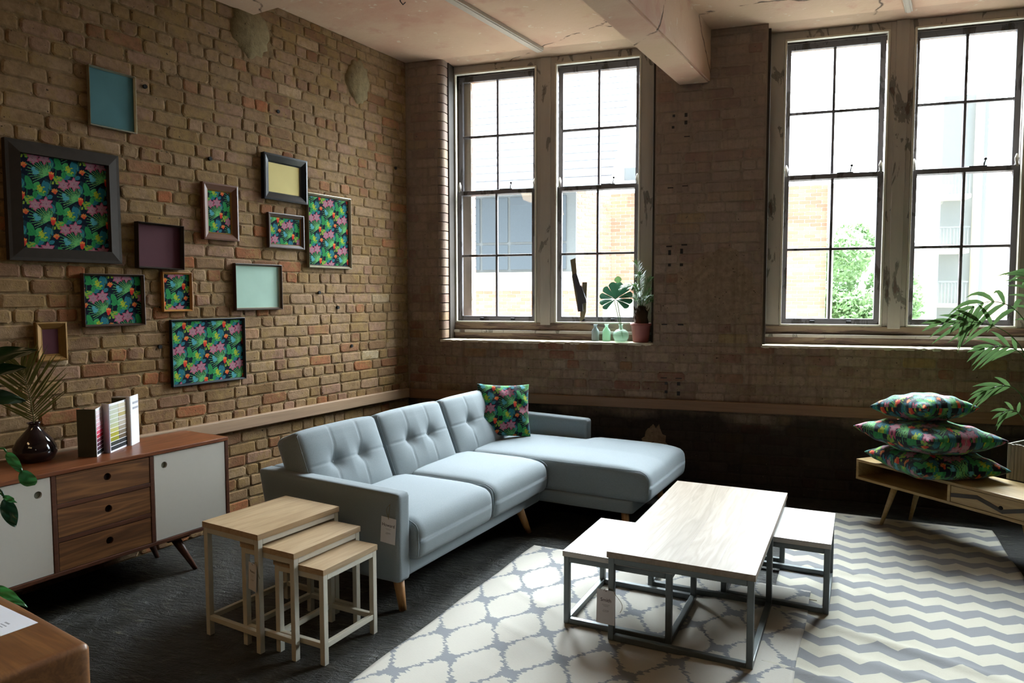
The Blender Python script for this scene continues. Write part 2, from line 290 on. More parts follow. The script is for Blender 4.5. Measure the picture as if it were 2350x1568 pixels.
# ------------------------------------------------------------------ the jungle print, one repeat of it as an array
TW, TH = 160, 260     # pixels of one cell; neighbours drop by half of a cell
def make_tile():
    W2, H2 = TW * 5 // 5, TH
    img = np.zeros((H2, W2, 3)); img[:] = (8, 20, 36)
    Y, X = np.mgrid[0:H2, 0:W2].astype(float)
    DROP = .5 * TH
    def wrap(cx, cy):
        # displacement fields for the nearest images of a point in the dropped lattice
        for i in (-2, -1, 0, 1, 2):
            for j in (-2, -1, 0, 1, 2):
                px = cx + i * TW; py = cy - i * DROP + j * TH
                if -140 < px < TW + 140 and -140 < py < TH + 140: yield px, py
    def paint(mask, c, a=1.0): img[mask] = img[mask] * (1 - a) + np.array(c, float) * a
    def leaf(cx, cy, ang, L, Wd, c, vein=None):
        for px, py in wrap(cx, cy):
            dx, dy = X - px, Y - py; ca, sa = math.cos(ang), math.sin(ang)
            t_ = (dx * ca + dy * sa) / L; s_ = (-dx * sa + dy * ca)
            prof = Wd * np.sin(PI * np.clip(t_, 0, 1) ** .8) 
            m = (t_ > 0) & (t_ < 1) & (np.abs(s_) < prof); paint(m, c)
            if vein is not None: paint(m & (np.abs(s_) < .6), vein)
    def line(cx, cy, ang, L, wd, c):
        for px, py in wrap(cx, cy):
            dx, dy = X - px, Y - py; ca, sa = math.cos(ang), math.sin(ang)
            t_ = dx * ca + dy * sa; s_ = -dx * sa + dy * ca
            paint((t_ > 0) & (t_ < L) & (np.abs(s_) < wd * (1 - .45 * t_ / L)), c)
    def blob(cx, cy, rx, ry, c, ang=0):
        for px, py in wrap(cx, cy):
            dx, dy = X - px, Y - py; ca, sa = math.cos(ang), math.sin(ang)
            paint(((dx * ca + dy * sa) / rx) ** 2 + ((-dx * sa + dy * ca) / ry) ** 2 < 1, c)
    S = TW / 270; P = lambda x, y: ((x + 215) * S, (y + 150) * S); d = rad   # laid out round the foot of the fan
    for (x, y, a, L, Wd) in ((30, 60, 120, 170, 34), (-30, 40, 60, 130, 26), (-235, 20, 60, 120, 24), (60, -150, 100, 120, 22), (-60, 200, 110, 120, 24), (-200, 230, 70, 110, 20)):
        leaf(*P(x, y), d(a), L * S, Wd * S, (14, 52, 58))
    TE = (40, 118, 132)
    for (x, y, a, L, Wd) in ((-40, 60, 84, 160, 30), (-20, 70, 62, 90, 22), (-60, 205, 150, 90, 22), (-235, -20, 150, 70, 20), (-250, 60, 75, 100, 24), (20, -60, 110, 80, 16)):
        leaf(*P(x, y), d(a), L * S, Wd * S, TE, (26, 92, 108))
    line(*P(-205, 270), d(-84), 260 * S, 3.0, (30, 110, 66)); line(*P(30, 40), d(104), 190 * S, 1.3, (96, 150, 66)); line(*P(95, -150), d(70), 110 * S, 1.2, (96, 150, 66))
    G1, G2 = (44, 142, 78), (70, 168, 92)
    for (x, y, a, L, Wd, c) in ((-200, 35, 68, 135, 30, G1), (-85, 80, 122, 110, 28, G2), (-150, 150, 186, 70, 18, G1), (-110, 165, 28, 92, 24, G2), (-120, 165, 98, 90, 22, G1), (-95, 160, -35, 60, 15, G1), (-130, 150, 235, 70, 18, G1),
                              (75, -120, 60, 70, 20, G1), (60, 10, 70, 90, 20, G1), (85, 10, 30, 60, 18, G2), (-160, 220, 70, 80, 20, G2), (-20, 180, 200, 70, 16, G1)):
        leaf(*P(x, y), d(a), L * S, Wd * S, c, (28, 104, 58))
    for k in range(22):
        a = rnd.uniform(0, 360); leaf(*P(-72 + rnd.uniform(-24, 24), 140 + rnd.uniform(-26, 26)), d(a), 26 * S, 6 * S, (176, 190, 52))
        leaf(*P(78 + rnd.uniform(-36, 36), 35 + rnd.uniform(-30, 40)), d(a), 24 * S, 8 * S, (148, 176, 56))
    F = P(0, 0)
    for k in range(17):
        a = 148 + k * (294 - 148) / 16; L = 215 - abs(k - 6) * 8.5 - (18 if k % 2 else 0)
        line(F[0], F[1], d(a), L * S, 2.3, (128, 196, 104) if k % 2 else (84, 172, 112))
    blob(F[0] - 4, F[1] - 4, 9, 8, (92, 174, 100), .7)
    for k in range(8):
        a = k * 2 * PI / 8
        for (x, y) in ((-130, -35), (-100, -10), (-120, 0)): leaf(*P(x, y), a, 26 * S, 6 * S, (84, 164, 176))
    for (x, y, sc) in ((-130, -135, .95), (-30, -155, 1.1)):
        for k in range(6):
            a = k * 2 * PI / 6 - PI / 2; leaf(*P(x, y), a, 66 * sc * S, 19 * S, (190, 78, 112)); leaf(*P(x, y), a, 52 * sc * S, 17 * S, (178, 128, 142))
        blob(*P(x, y), 13, 12, (176, 136, 146))
        for k in range(9): line(*P(x, y), k * PI / 4.5 + .3, 44 * S, .6, (136, 92, 110))
    blob(*P(30, 0), 14, 19, (228, 74, 54)); blob(*P(27, 28), 9, 12, (214, 52, 42))
    for k in range(7): leaf(*P(12 + 6 * k, -8 + 3 * (k % 2)), d(-90 + rnd.uniform(-25, 25)), 22 * S, 4 * S, (240, 170, 70))
    for k in range(5): leaf(*P(-215, -60), d(180 + k * 40), 34 * S, 10 * S, (226, 130, 62))
    blob(*P(-213, -52), 8, 9, (222, 84, 50))
    return img
TILE = make_tile()
LUT = np.array([lin(v) for v in range(256)])
TILE = TILE * .88
def pattern(xm, ym, cellw=.150):
    """Linear colours of the print at metres (xm right, ym down)."""
    sx = xm / cellw; i = np.floor(sx); fx = sx - i
    sy = ym / (cellw * TH / TW) + i * .5; fy = sy - np.floor(sy)
    px, py = fx * TW, fy * TH; x0 = np.clip(px.astype(int), 0, TW - 1); y0 = np.clip(py.astype(int), 0, TH - 1)
    c = TILE[y0, x0].astype(int).clip(0, 255)
    return np.concatenate([LUT[c], np.ones(c.shape[:-1] + (1,))], -1)

# ------------------------------------------------------------------ geometry helpers
def obj(name, bm, mat, parent=None, smooth=False, M4=None):
    if M4 is not None: bm.transform(M4)
    me = bpy.data.meshes.new(name); bm.normal_update(); bm.to_mesh(me); bm.free()
    if mat is not None:
        for m_ in (mat if isinstance(mat, (list, tuple)) else [mat]): me.materials.append(M[m_] if isinstance(m_, str) else m_)
    if smooth: me.shade_smooth()
    o = bpy.data.objects.new(name, me); C.objects.link(o)
    if parent is not None: o.parent = parent
    return o
def root(name, loc=(0, 0, 0), rz=0, label=None, cat=None, group=None, kind=None, parent=None):
    o = bpy.data.objects.new(name, None); C.objects.link(o); o.location = loc; o.rotation_euler = (0, 0, rz); o.empty_display_size = .1
    return tag(o, label, cat, group, kind)
def tag(o, label=None, cat=None, group=None, kind=None):
    if label: o['label'] = label
    if cat: o['category'] = cat
    if group: o['group'] = group
    if kind: o['kind'] = kind
    return o
def box(bm, lo, hi, bev=0, seg=2, mi=0):
    lo, hi = Vector(lo), Vector(hi); c = (lo + hi) / 2; s = hi - lo
    rr = bmesh.ops.create_cube(bm, size=1.0, matrix=Matrix.Translation(c) @ Matrix.Diagonal((*s, 1)))
    if mi:
        for fa in {f_ for v_ in rr['verts'] for f_ in v_.link_faces}: fa.material_index = mi
    if bev > 0:
        ed = list({e for v_ in rr['verts'] for e in v_.link_edges})
        bmesh.ops.bevel(bm, geom=ed, offset=bev, segments=seg, profile=.5, affect='EDGES')
    return bm
def nb(): return bmesh.new()
def bx(name, lo, hi, mat, parent=None, bev=.002, seg=2, smooth=False): return obj(name, box(nb(), lo, hi, bev, seg), mat, parent, smooth)
def tube(bm, pts, rads, n=8, cap=True):
    pts = [Vector(p) for p in pts]
    if isinstance(rads, (int, float)): rads = [rads] * len(pts)
    rings = []; up = Vector((0, 0, 1))
    for i, p in enumerate(pts):
        d_ = (pts[min(i + 1, len(pts) - 1)] - pts[max(i - 1, 0)]).normalized()
        a = d_.cross(up); a = d_.cross(Vector((1, 0, 0))) if a.length < 1e-3 else a; a.normalize(); b = d_.cross(a)
        rings.append([bm.verts.new(p + (a * math.cos(2 * PI * k / n) + b * math.sin(2 * PI * k / n)) * rads[i]) for k in range(n)])
    for i in range(len(rings) - 1):
        for k in range(n): bm.faces.new((rings[i][k], rings[i][(k + 1) % n], rings[i + 1][(k + 1) % n], rings[i + 1][k]))
    if cap: bm.faces.new(rings[0]); bm.faces.new(rings[-1])
    bmesh.ops.recalc_face_normals(bm, faces=bm.faces[:]); return bm
def lathe(bm, prof, n=32, rib=0, ribn=0):
    rings = []
    for (r_, z_) in prof:
        rings.append([bm.verts.new(((r_ + (rib * r_ * abs(math.cos(ribn * PI * k / n)) if r_ > .02 else 0)) * math.cos(2 * PI * k / n), (r_ + (rib * r_ * abs(math.cos(ribn * PI * k / n)) if r_ > .02 else 0)) * math.sin(2 * PI * k / n), z_)) for k in range(n)])
    for i in range(len(rings) - 1):
        for k in range(n): bm.faces.new((rings[i][k], rings[i][(k + 1) % n], rings[i + 1][(k + 1) % n], rings[i + 1][k]))
    bm.faces.new(rings[0][::-1])
    if prof[-1][0] > 1e-3 and prof[-1] != prof[0]: pass
    bmesh.ops.recalc_face_normals(bm, faces=bm.faces[:]); return bm
def softbox(lo, hi, r_, n=(24, 24, 10), disp=None):
    """Rounded box made of grids; disp(Vector local -> Vector) pushes its points."""
    lo, hi = Vector(lo), Vector(hi); bm = nb(); s = hi - lo
    def g(k, m): 
        return [lo[k] + s[k] * i / m for i in range(m + 1)]
    ax = [g(k, n[k]) for k in range(3)]; cache = {}
    def V(p):
        key = (round(p[0], 5), round(p[1], 5), round(p[2], 5))
        if key not in cache:
            q = Vector(p); inn = Vector([min(max(q[k], lo[k] + r_), hi[k] - r_) for k in range(3)]); dd = q - inn
            if dd.length > 1e-9:
                m_ = max(abs(x) for x in dd); q = inn + dd.normalized() * m_
            if disp: q = disp(q)
            cache[key] = bm.verts.new(q)
        return cache[key]
    for k in range(3):
        a, b = [i for i in range(3) if i != k]
        for side, val in ((0, lo[k]), (1, hi[k])):
            for i in range(n[a]):
                for j in range(n[b]):
                    q = []
                    for (ii, jj) in ((i, j), (i + 1, j), (i + 1, j + 1), (i, j + 1)):
                        p = [0, 0, 0]; p[k] = val; p[a] = ax[a][ii]; p[b] = ax[b][jj]; q.append(V(p))
                    try: bm.faces.new(q)
                    except ValueError: pass
    bmesh.ops.recalc_face_normals(bm, faces=bm.faces[:]); return bm
def copy_tree(o, parent=None):
    c = o.copy(); C.objects.link(c)
    if parent is not None: c.parent = parent
    for ch in o.children: copy_tree(ch, c)
    return c
def grid_mesh(name, fn, nu, nv, mat, parent=None, smooth=True, colfn=None):
    """Grid of nu x nv cells; fn(a, b) with a, b arrays in 0..1 -> (N, 3)."""
    a, b = np.meshgrid(np.linspace(0, 1, nu + 1), np.linspace(0, 1, nv + 1)); a, b = a.ravel(), b.ravel()
    co_ = fn(a, b); me = bpy.data.meshes.new(name)
    i = np.arange(nu)[None, :] + (nu + 1) * np.arange(nv)[:, None]; i = i.ravel()
    fc = np.stack([i, i + 1, i + nu + 2, i + nu + 1], 1)
    me.from_pydata(co_.tolist(), [], fc.tolist()); me.update()
    if colfn is not None:
        ca = me.color_attributes.new('print', 'FLOAT_COLOR', 'POINT'); ca.data.foreach_set('color', colfn(a, b).astype(np.float32).ravel())
    me.materials.append(M[mat] if isinstance(mat, str) else mat)
    if smooth: me.shade_smooth()
    o = bpy.data.objects.new(name, me); C.objects.link(o)
    if parent is not None: o.parent = parent
    return o

# ------------------------------------------------------------------ bricks
AL = rad(-13.2)        # the side wall meets the window wall at a wide angle; its local x points into the room, y towards the corner
ZC = 3.675
BP = .0805             # course pitch
def brick_verts(L, Hh, depth, jit, rg, prot=0.0):
    """Ring outline of a worn brick centred at 0; returns verts (u, w, out) and faces."""
    c = min(.012, L * .12) * rg.uniform(.5, 1.3); a, b = L / 2, Hh / 2
    base = [(-a + c, -b), (0, -b), (a - c, -b), (a, -b + c), (a, b - c), (a - c, b), (0, b), (-a + c, b), (-a, b - c), (-a, -b + c)]
    ring = [(x + rg.uniform(-jit, jit), y + rg.uniform(-jit, jit)) for x, y in base]
    k = 1 - .010 / max(a, .03); k2 = 1 - .007 / b
    V_ = [(x, y, -.012) for x, y in ring] + [(x, y, depth * .35 + prot) for x, y in ring] + [(x * k, y * k2, depth + prot + rg.uniform(-.0012, .0012)) for x, y in ring]
    F_ = [(i, (i + 1) % 10, 10 + (i + 1) % 10, 10 + i) for i in range(10)] + [(10 + i, 10 + (i + 1) % 10, 20 + (i + 1) % 10, 20 + i) for i in range(10)] + [tuple(range(20, 30))]
    return V_, F_
def set_tone(me, vals):
    at = me.attributes.new('tone', 'FLOAT', 'FACE'); at.data.foreach_set('value', np.array(vals, np.float32))
def build_bricks(parent, rects, place, mat, depth, jit, near, nmax=300, seed=1, flip=False, skip=None, header_every=3, joint=.011):
    """rects: (u0, u1, z0, z1). place(u, z) -> (location, 3x3 axes as (udir, zdir, outdir)). The nmax nearest become objects, the rest one mesh."""
    rg = random.Random(seed); items = []
    for (a0, a1, z0, z1) in rects:
        k = int(math.floor(z0 / BP)); 
        while k * BP < z1:
            zb = max(z0, k * BP) + joint / 2; zt = min(z1, (k + 1) * BP) - joint / 2
            if zt - zb > .025:
                u_ = a0 - rg.uniform(0, .2) if header_every else a0 - (.11 if k % 2 else 0)
                hdr = header_every and k % header_every == 0
                while u_ < a1:
                    L = .112 if (hdr and rg.random() < .85) or (header_every and rg.random() < .22) else .228
                    if not header_every: L = .228
                    lo_, hi_ = max(u_, a0) + joint / 2, min(u_ + L, a1) - joint / 2
                    if hi_ - lo_ > .03:
                        if not (skip and skip((lo_ + hi_) / 2, (zb + zt) / 2)): items.append(((lo_ + hi_) / 2, (zb + zt) / 2, hi_ - lo_, zt - zb))
                    u_ += L
            k += 1
    items.sort(key=lambda q: near(q[0], q[1]))
    mats = M[mat]; variants = {}
    for (L0, key) in ((.217, 's'), (.101, 'h')):
        for vi in range(9):
            V_, F_ = brick_verts(L0, BP - joint, depth, jit, rg); ax = place(0, 0)[1]
            me = bpy.data.meshes.new('brick'); me.from_pydata([tuple(ax[0] * x + ax[1] * y + ax[2] * z_) for x, y, z_ in V_], [], F_); me.update()
            set_tone(me, [rg.random()] * len(F_)); me.materials.append(mats); variants[key, vi] = (me, L0)
    cut = min(nmax, len(items))
    for (uc, zc, L, Hh) in items[:cut]:
        me, L0 = variants['s' if L > .155 else 'h', rg.randrange(9)]
        p, ax = place(uc, zc); o = bpy.data.objects.new('brick', me); C.objects.link(o); o.parent = parent
        o.location = p + ax[2] * rg.uniform(-.0015, .0025)
        sc = [1, 1, 1]; iu = max(range(3), key=lambda i: abs(ax[0][i])); sc[iu] = L / L0; sc[2] = Hh / (BP - joint); o.scale = sc
    VV, FF, TT = [], [], []
    for (uc, zc, L, Hh) in items[cut:]:
        V_, F_ = brick_verts(L, Hh, depth, jit, rg, rg.uniform(-.0015, .0025)); p, ax = place(uc, zc); n0 = len(VV)
        VV += [tuple(p + ax[0] * x + ax[1] * y + ax[2] * z_) for x, y, z_ in V_]; FF += [tuple(i + n0 for i in f_) for f_ in F_]; TT += [rg.random()] * len(F_)
    if VV:
        me = bpy.data.meshes.new('brick_courses'); me.from_pydata(VV, [], FF); me.update(); set_tone(me, TT); me.materials.append(mats)
        o = bpy.data.objects.new('brick_courses', me); C.objects.link(o); o.parent = parent; o['kind'] = 'stuff'
    return len(items)
ca, sa = math.cos(AL), math.sin(AL)
def wl_pt(n_, s_, z_=0): return Vector((n_ * ca + s_ * sa, n_ * sa - s_ * ca, z_))   # world point from (n, s)
# side wall: local frame rotated by AL about the corner; bricks proud of a mortar bed
wall_left = obj('wall_left', box(nb(), (-.35, -9.6, 0), (0, .3, ZC + .2), 0), 'mortar_left'); wall_left.rotation_euler = (0, 0, AL); tag(wall_left, kind='structure')
def place_left(y_, z_): return Vector((0, y_, z_)), (Vector((0, 1, 0)), Vector((0, 0, 1)), Vector((1, 0, 0)))
def near_left(y_, z_): return (wl_pt(0, -y_, z_) - CAM).length if -3.75 < y_ else 99 + abs(y_)
holes_l = [(-1.70, 3.42, .16, .14), (-.62, 3.36, .13, .17)]
build_bricks(wall_left, [(-4.6, -.004, 0, ZC)], place_left, 'brick_left', .0065, .0035, near_left, 300, 3,
             joint=.0085, skip=lambda y_, z_: any(((y_ - a) / c_) ** 2 + ((z_ - b) / d_) ** 2 < 1 for a, b, c_, d_ in holes_l))
def blobpoly(name, cy, cz, ry, rz_, th, mat, parent, plane='x', seed=0, n=26, off=0.0):
    rg = random.Random(seed); bm = nb(); ring0, ring1 = [], []
    for k in range(n):
        a = 2 * PI * k / n; q = 1 + rg.uniform(-.13, .13); y_, z_ = cy + ry * q * math.cos(a), cz + rz_ * q * math.sin(a)
        y1, z1 = cy + ry * (q - .1) * math.cos(a), cz + rz_ * (q - .1) * math.sin(a)
        if plane == 'x': ring0.append(bm.verts.new((off, y_, z_))); ring1.append(bm.verts.new((off + th, y1, z1)))
        else: ring0.append(bm.verts.new((y_, -off, z_))); ring1.append(bm.verts.new((y1, -off - th, z1)))
    c_ = bm.verts.new((off + th * 1.25, cy, cz) if plane == 'x' else (cy, -off - th * 1.25, cz))
    for k in range(n):
        bm.faces.new((ring0[k], ring0[(k + 1) % n], ring1[(k + 1) % n], ring1[k])); bm.faces.new((ring1[k], ring1[(k + 1) % n], c_))
    bmesh.ops.recalc_face_normals(bm, faces=bm.faces[:]); return obj(name, bm, mat, parent, True)
M['patch'] = brick_mat('broken_plaster', [(0, col(128, 112, 80)), (1, col(134, 118, 86))], col(84, 74, 50), .6, None, 1.0)
M['patch2'] = brick_mat('smooth_plaster_repair', [(0, col(146, 122, 102)), (1, col(146, 122, 102))], col(96, 78, 62), .75, col(120, 104, 90), .2, smear=.5, smear_c=col(118, 100, 80), streak=.6)
for q in ((-1.70, 3.42, .17, .17, 5), (-.62, 3.36, .14, .18, 9)): blobpoly('plaster_patch', q[0], q[1], q[2], q[3], .018, 'patch', wall_left, 'x', q[4])
# bolt holes drilled in the side wall
for (y_, z_) in ((-2.49, 2.86), (-1.47, 2.93), (-.16, 2.72), (-2.05, 2.5), (-1.95, 1.35), (-1.1, 1.62), (-.9, 1.5), (-2.45, 1.28), (-.75, 1.18)):
    bm = nb(); bmesh.ops.create_cone(bm, cap_ends=True, segments=10, radius1=.013, radius2=.013, depth=.03, matrix=Matrix.Translation((.002, y_, z_)) @ Matrix.Rotation(PI / 2, 4, 'Y')); obj('drill_hole', bm, 'black', wall_left)

# window wall: inner leaf y 0..0.24, frame y .24.. .36, outer leaf to y .46
X1, X2, X3, X4 = .36, 2.22, 3.07, 5.06; ZS = 1.2; YF = .24
bm = nb()
box(bm, (-.6, .0, -.05), (8.2, .24, ZS - .012)); box(bm, (-.6, 0, ZS - .012), (X1 - .05, YF, ZC)); box(bm, (X2, 0, ZS - .012), (X3, YF, ZC)); box(bm, (X4, 0, ZS - .012), (8.2, YF, ZC))
box(bm, (-.6, 0.0, ZC), (8.2, .46, ZC + .2))
box(bm, (-.6, YF, -.05), (8.2, .46, ZS)); box(bm, (-.6, YF, ZS), (.22, .46, ZC)); box(bm, (2.33, YF, ZS), (2.96, .46, ZC)); box(bm, (5.18, YF, ZS), (8.2, .46, ZC))
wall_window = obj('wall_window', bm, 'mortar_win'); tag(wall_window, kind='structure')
def place_win(x_, z_): return Vector((x_, 0, z_)), (Vector((1, 0, 0)), Vector((0, 0, 1)), Vector((0, -1, 0)))
patch_c = (2.58, 1.72)
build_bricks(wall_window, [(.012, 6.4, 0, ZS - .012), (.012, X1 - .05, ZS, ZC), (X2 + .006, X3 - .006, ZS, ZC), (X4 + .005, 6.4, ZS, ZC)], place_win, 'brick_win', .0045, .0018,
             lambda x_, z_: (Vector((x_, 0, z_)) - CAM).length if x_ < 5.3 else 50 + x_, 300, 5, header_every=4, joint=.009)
# rounded corner bricks of the first window's jamb
for k in range(int(ZS / BP) + 1, int(ZC / BP) + 1):
    z0, z1 = k * BP + .004, min((k + 1) * BP - .004, ZC); bm = nb(); n = 6; a_, b_ = [], []
    for i in range(n + 1):
        t_ = PI / 2 * i / n; x_, y_ = X1 - .05 + .052 * math.sin(t_), .052 - .056 * math.cos(t_)
        a_.append(bm.verts.new((x_, y_, z0))); b_.append(bm.verts.new((x_, y_, z1)))
    a_.append(bm.verts.new((X1 + .002, YF, z0))); b_.append(bm.verts.new((X1 + .002, YF, z1)))
    for i in range(n + 1): bm.faces.new((a_[i], a_[i + 1], b_[i + 1], b_[i]))
    for ring in (a_, b_): bm.faces.new(ring + [])
    bmesh.ops.recalc_face_normals(bm, faces=bm.faces[:]); o = obj('brick', bm, 'brick_win', wall_window); set_tone(o.data, [rnd.random()] * len(o.data.polygons))
blobpoly('plaster_patch', 2.72, 1.66, .30, .30, .004, 'patch2', wall_window, 'y', 4, 34, .004)
blobpoly('plaster_patch', 2.24, .30, .11, .22, .004, 'patch2', wall_window, 'y', 8, 30, .004)
# small dark plates put in for the shade inside the pier's holes and slots
for (px, pz, w_, h_) in ((2.365, 3.03, .02, .02), (2.46, 3.03, .022, .03), (2.36, 2.94, .02, .02), (2.46, 2.97, .022, .03), (2.47, 2.86, .045, .008), (2.345, 2.46, .045, .008), (2.46, 2.47, .045, .008), (2.34, 1.99, .045, .012), (2.46, 2.0, .045, .012),
                         (2.345, 1.94, .022, .04), (2.44, 1.95, .022, .04), (2.345, 1.84, .022, .022), (2.44, 1.84, .026, .022), (2.31, 1.355, .045, .01), (2.44, 1.355, .045, .012), (2.31, .915, .05, .008), (2.43, .915, .05, .008), (2.33, .87, .022, .022), (2.43, .87, .026, .028), (2.33, .80, .022, .022), (2.43, .79, .026, .034)):
    bx('slot_shade', (px - w_ / 2, -.0075, pz - h_ / 2), (px + w_ / 2, .01, pz + h_ / 2), 'iron', wall_window, .001)
# outer leaf beside and above the frames: red quoin bricks as parts
def outer(x0, x1, z0, z1, name='brick'):
    k = 0; z_ = z0
    while z_ < z1 - .01:
        o = bx('brick', (x0, .37 + (.012 if k % 2 else 0), z_ + .004), (x1, .46, min(z_ + .076, z1)), 'brick_out', wall_window, .002, 1); set_tone(o.data, [rnd.random()] * len(o.data.polygons)); z_ += BP; k += 1
bx('mortar_strip', (.22, .362, ZS), (.49, .455, ZC), 'mortar_out', wall_window, 0); bx('mortar_strip', (4.86, .362, ZS), (5.18, .455, ZC), 'mortar_out', wall_window, 0)
bx('mortar_strip', (2.16, .362, ZS), (2.33, .46, ZC), 'mortar_out', wall_window, 0); bx('mortar_strip', (2.96, .362, ZS), (3.16, .46, ZC), 'mortar_out', wall_window, 0)
outer(.26, .495, ZS + .02, ZC); outer(4.85, 5.15, ZS + .02, ZC)
for (a, b) in ((.22, 2.33), (2.96, 5.18)):
    bx('lintel', (a, .365, 3.575), (b, .46, ZC), 'frame_worn', wall_window, .004); bx('outer_sill', (a, .362, ZS - .02), (b, .56, ZS + .10), 'stone', wall_window, .01)

# ------------------------------------------------------------------ windows
def window(idx, xa, xb, lights, zb, zt):
    w_ = root(f'window_{idx}', kind='structure')
    def P(name, lo, hi, mat, par=w_, bev=.004): return bx(name, lo, hi, mat, par, bev)
    (l0, l1), (l2, l3) = lights
    P('jamb', (xa, YF, ZS), (l0 - .012, .36, ZC), 'frame_paint'); P('jamb', (l3 + .012, YF, ZS), (xb, .36, ZC), 'frame_paint'); P('mullion', (l1 + .012, YF, zb - .03), (l2 - .012, .36, ZC), 'frame_paint', bev=.006)
    P('mullion_cover', (l1 + .05, YF - .014, zb - .03), (l2 - .05, YF, ZC), 'frame_paint', bev=.004)
    P('head', (xa, YF + .003, zt + .012), (xb, .36, ZC), 'frame_paint')
    P('reveal_shade_strip', (xa + .03, .11, ZS), (xa + .03 + (.105 if idx == 1 else .095), YF + .002, ZC), 'f_dark'); P('reveal_shade_strip', (xb - .13, .11, ZS), (xb - .05, YF + .002, ZC), 'f_dark')  # dark strips added in the reveals, standing in for the shade there
    P('apron_rail', (xa, YF - .012, ZS + .075), (xb, .36, zb - .014), 'frame_worn', bev=.006); P('sill_step', (xa, YF - .04, ZS + .055), (xb, .36, ZS + .08), 'frame_paint', bev=.006); P('bottom_rail', (xa, YF - .022, ZS - .004), (xb, .36, ZS + .055), 'frame_worn', bev=.004)
    for (a, b) in lights:
        zm = 2.535
        for (lo, hi) in (((a - .012, YF - .008, zb - .014), (a + .004, YF + .03, zt + .012)), ((b - .004, YF - .008, zb - .014), (b + .012, YF + .03, zt + .012)), ((a - .012, YF - .008, zt), (b + .012, YF + .03, zt + .014)), ((a - .012, YF - .008, zb - .016), (b + .012, YF + .03, zb))): P('bead', lo, hi, 'bead', bev=.003)
        for (y0, z0, z1, low) in ((YF + .035, zb, zm + .02, 1), (YF + .078, zm - .02, zt, 0)):
            sh = nb(); y1 = y0 + .038; st, mu = .042, .010
            br = .045 if low else .038; tr_ = .038 if low else .05
            box(sh, (a, y0, z0), (a + st, y1, z1), .003); box(sh, (b - st, y0, z0), (b, y1, z1), .003); box(sh, (a + st - .002, y0, z0), (b - st + .002, y1, z0 + br), .003); box(sh, (a + st - .002, y0, z1 - tr_), (b - st + .002, y1, z1), .003)
            s_ = obj('sash', sh, 'sash', w_)
            xm, zc_ = (a + b) / 2, (z0 + br + z1 - tr_) / 2
            bx('muntin', (xm - mu, y0 + .004, z0 + br - .002), (xm + mu, y1 - .004, z1 - tr_ + .002), 'sash', s_, .003); bx('muntin', (a + st - .002, y0 + .005, zc_ - mu), (b - st + .002, y1 - .005, zc_ + mu), 'sash', s_, .003)
            for (p0, p1) in ((a + st, xm - mu), (xm + mu, b - st)):
                for (q0, q1) in ((z0 + br, zc_ - mu), (zc_ + mu, z1 - tr_)): bx('pane', (p0 - .004, y0 + .018, q0 - .004), (p1 + .004, y0 + .021, q1 + .004), 'glass', s_, 0)
            if low:
                for q in (a + .24, b - .22): bx('sash_lift', (q - .02, y0 - .016, z0 + .008), (q + .02, y0 + .002, z0 + .03), 'iron', s_, .004)
                hb = nb(); xq = xm + .06
                box(hb, (xq - .03, y0 + .002, z1), (xq + .09, y0 + .03, z1 + .008), .002); tube(hb, [(xq + .07, y0 + .016, z1 + .006), (xq + .072, y0 + .016, z1 + .03), (xq + .078, y0 + .012, z1 + .05)], [.005, .005, .004], 8)
                bmesh.ops.create_uvsphere(hb, u_segments=10, v_segments=8, radius=.011, matrix=Matrix.Translation((xq + .078, y0 + .012, z1 + .058))); obj('sash_lock', hb, 'iron', s_, True)
                for xx_ in (a + .006, b - .006 - .03):
                    bm_ = nb(); tube(bm_, [(xx_ + .015, y0 + .012, z1 - .01), (xx_ + .015, y0 + .012, z1 + .05), (xx_ + .015, y0 + .014, z1 + .085)], [.017, .016, .004], 8); obj('sash_horn', bm_, 'frame_paint', s_, True)
    return w_
window(1, .238, 2.32, ((.385, 1.143), (1.335, 2.06)), 1.36, 3.60)
window(2, 2.97, 5.17, ((3.215, 3.945), (4.135, 4.855)), 1.36, 3.60)
def ledge(idx, a, b):
    rg = random.Random(idx); bm = nb(); n = 60; front, top, back = [], [], []
    for i in range(n + 1):
        x_ = a + (b - a) * i / n; j = rg.uniform(0, .006) + (.012 if rg.random() < .08 else 0)
        front.append(bm.verts.new((x_, -.006 + j * .8, ZS - .018 - rg.uniform(0, .008)))); top.append(bm.verts.new((x_, -.004 + j, ZS - .001 - j * .4))); back.append(bm.verts.new((x_, YF, ZS)))
    for i in range(n):
        bm.faces.new((front[i], front[i + 1], top[i + 1], top[i])); bm.faces.new((top[i], top[i + 1], back[i + 1], back[i]))
    bmesh.ops.recalc_face_normals(bm, faces=bm.faces[:]); tag(obj(f'trim_{idx}', bm, 'sill'), kind='structure')
ledge(1, X1 - .04, X2 + .01); ledge(2, X3 - .01, X4 + .02)
# rails round the room
bm = box(nb(), (.0, -.034, .657), (6.6, -.004, .742), .006); tag(obj('trim_3', bm, 'rail'), kind='structure')
o = obj('trim_4', box(nb(), (.008, -9, .668), (.05, -.05, .752), .006), 'rail_left'); o.rotation_euler = (0, 0, AL); tag(o, kind='structure')
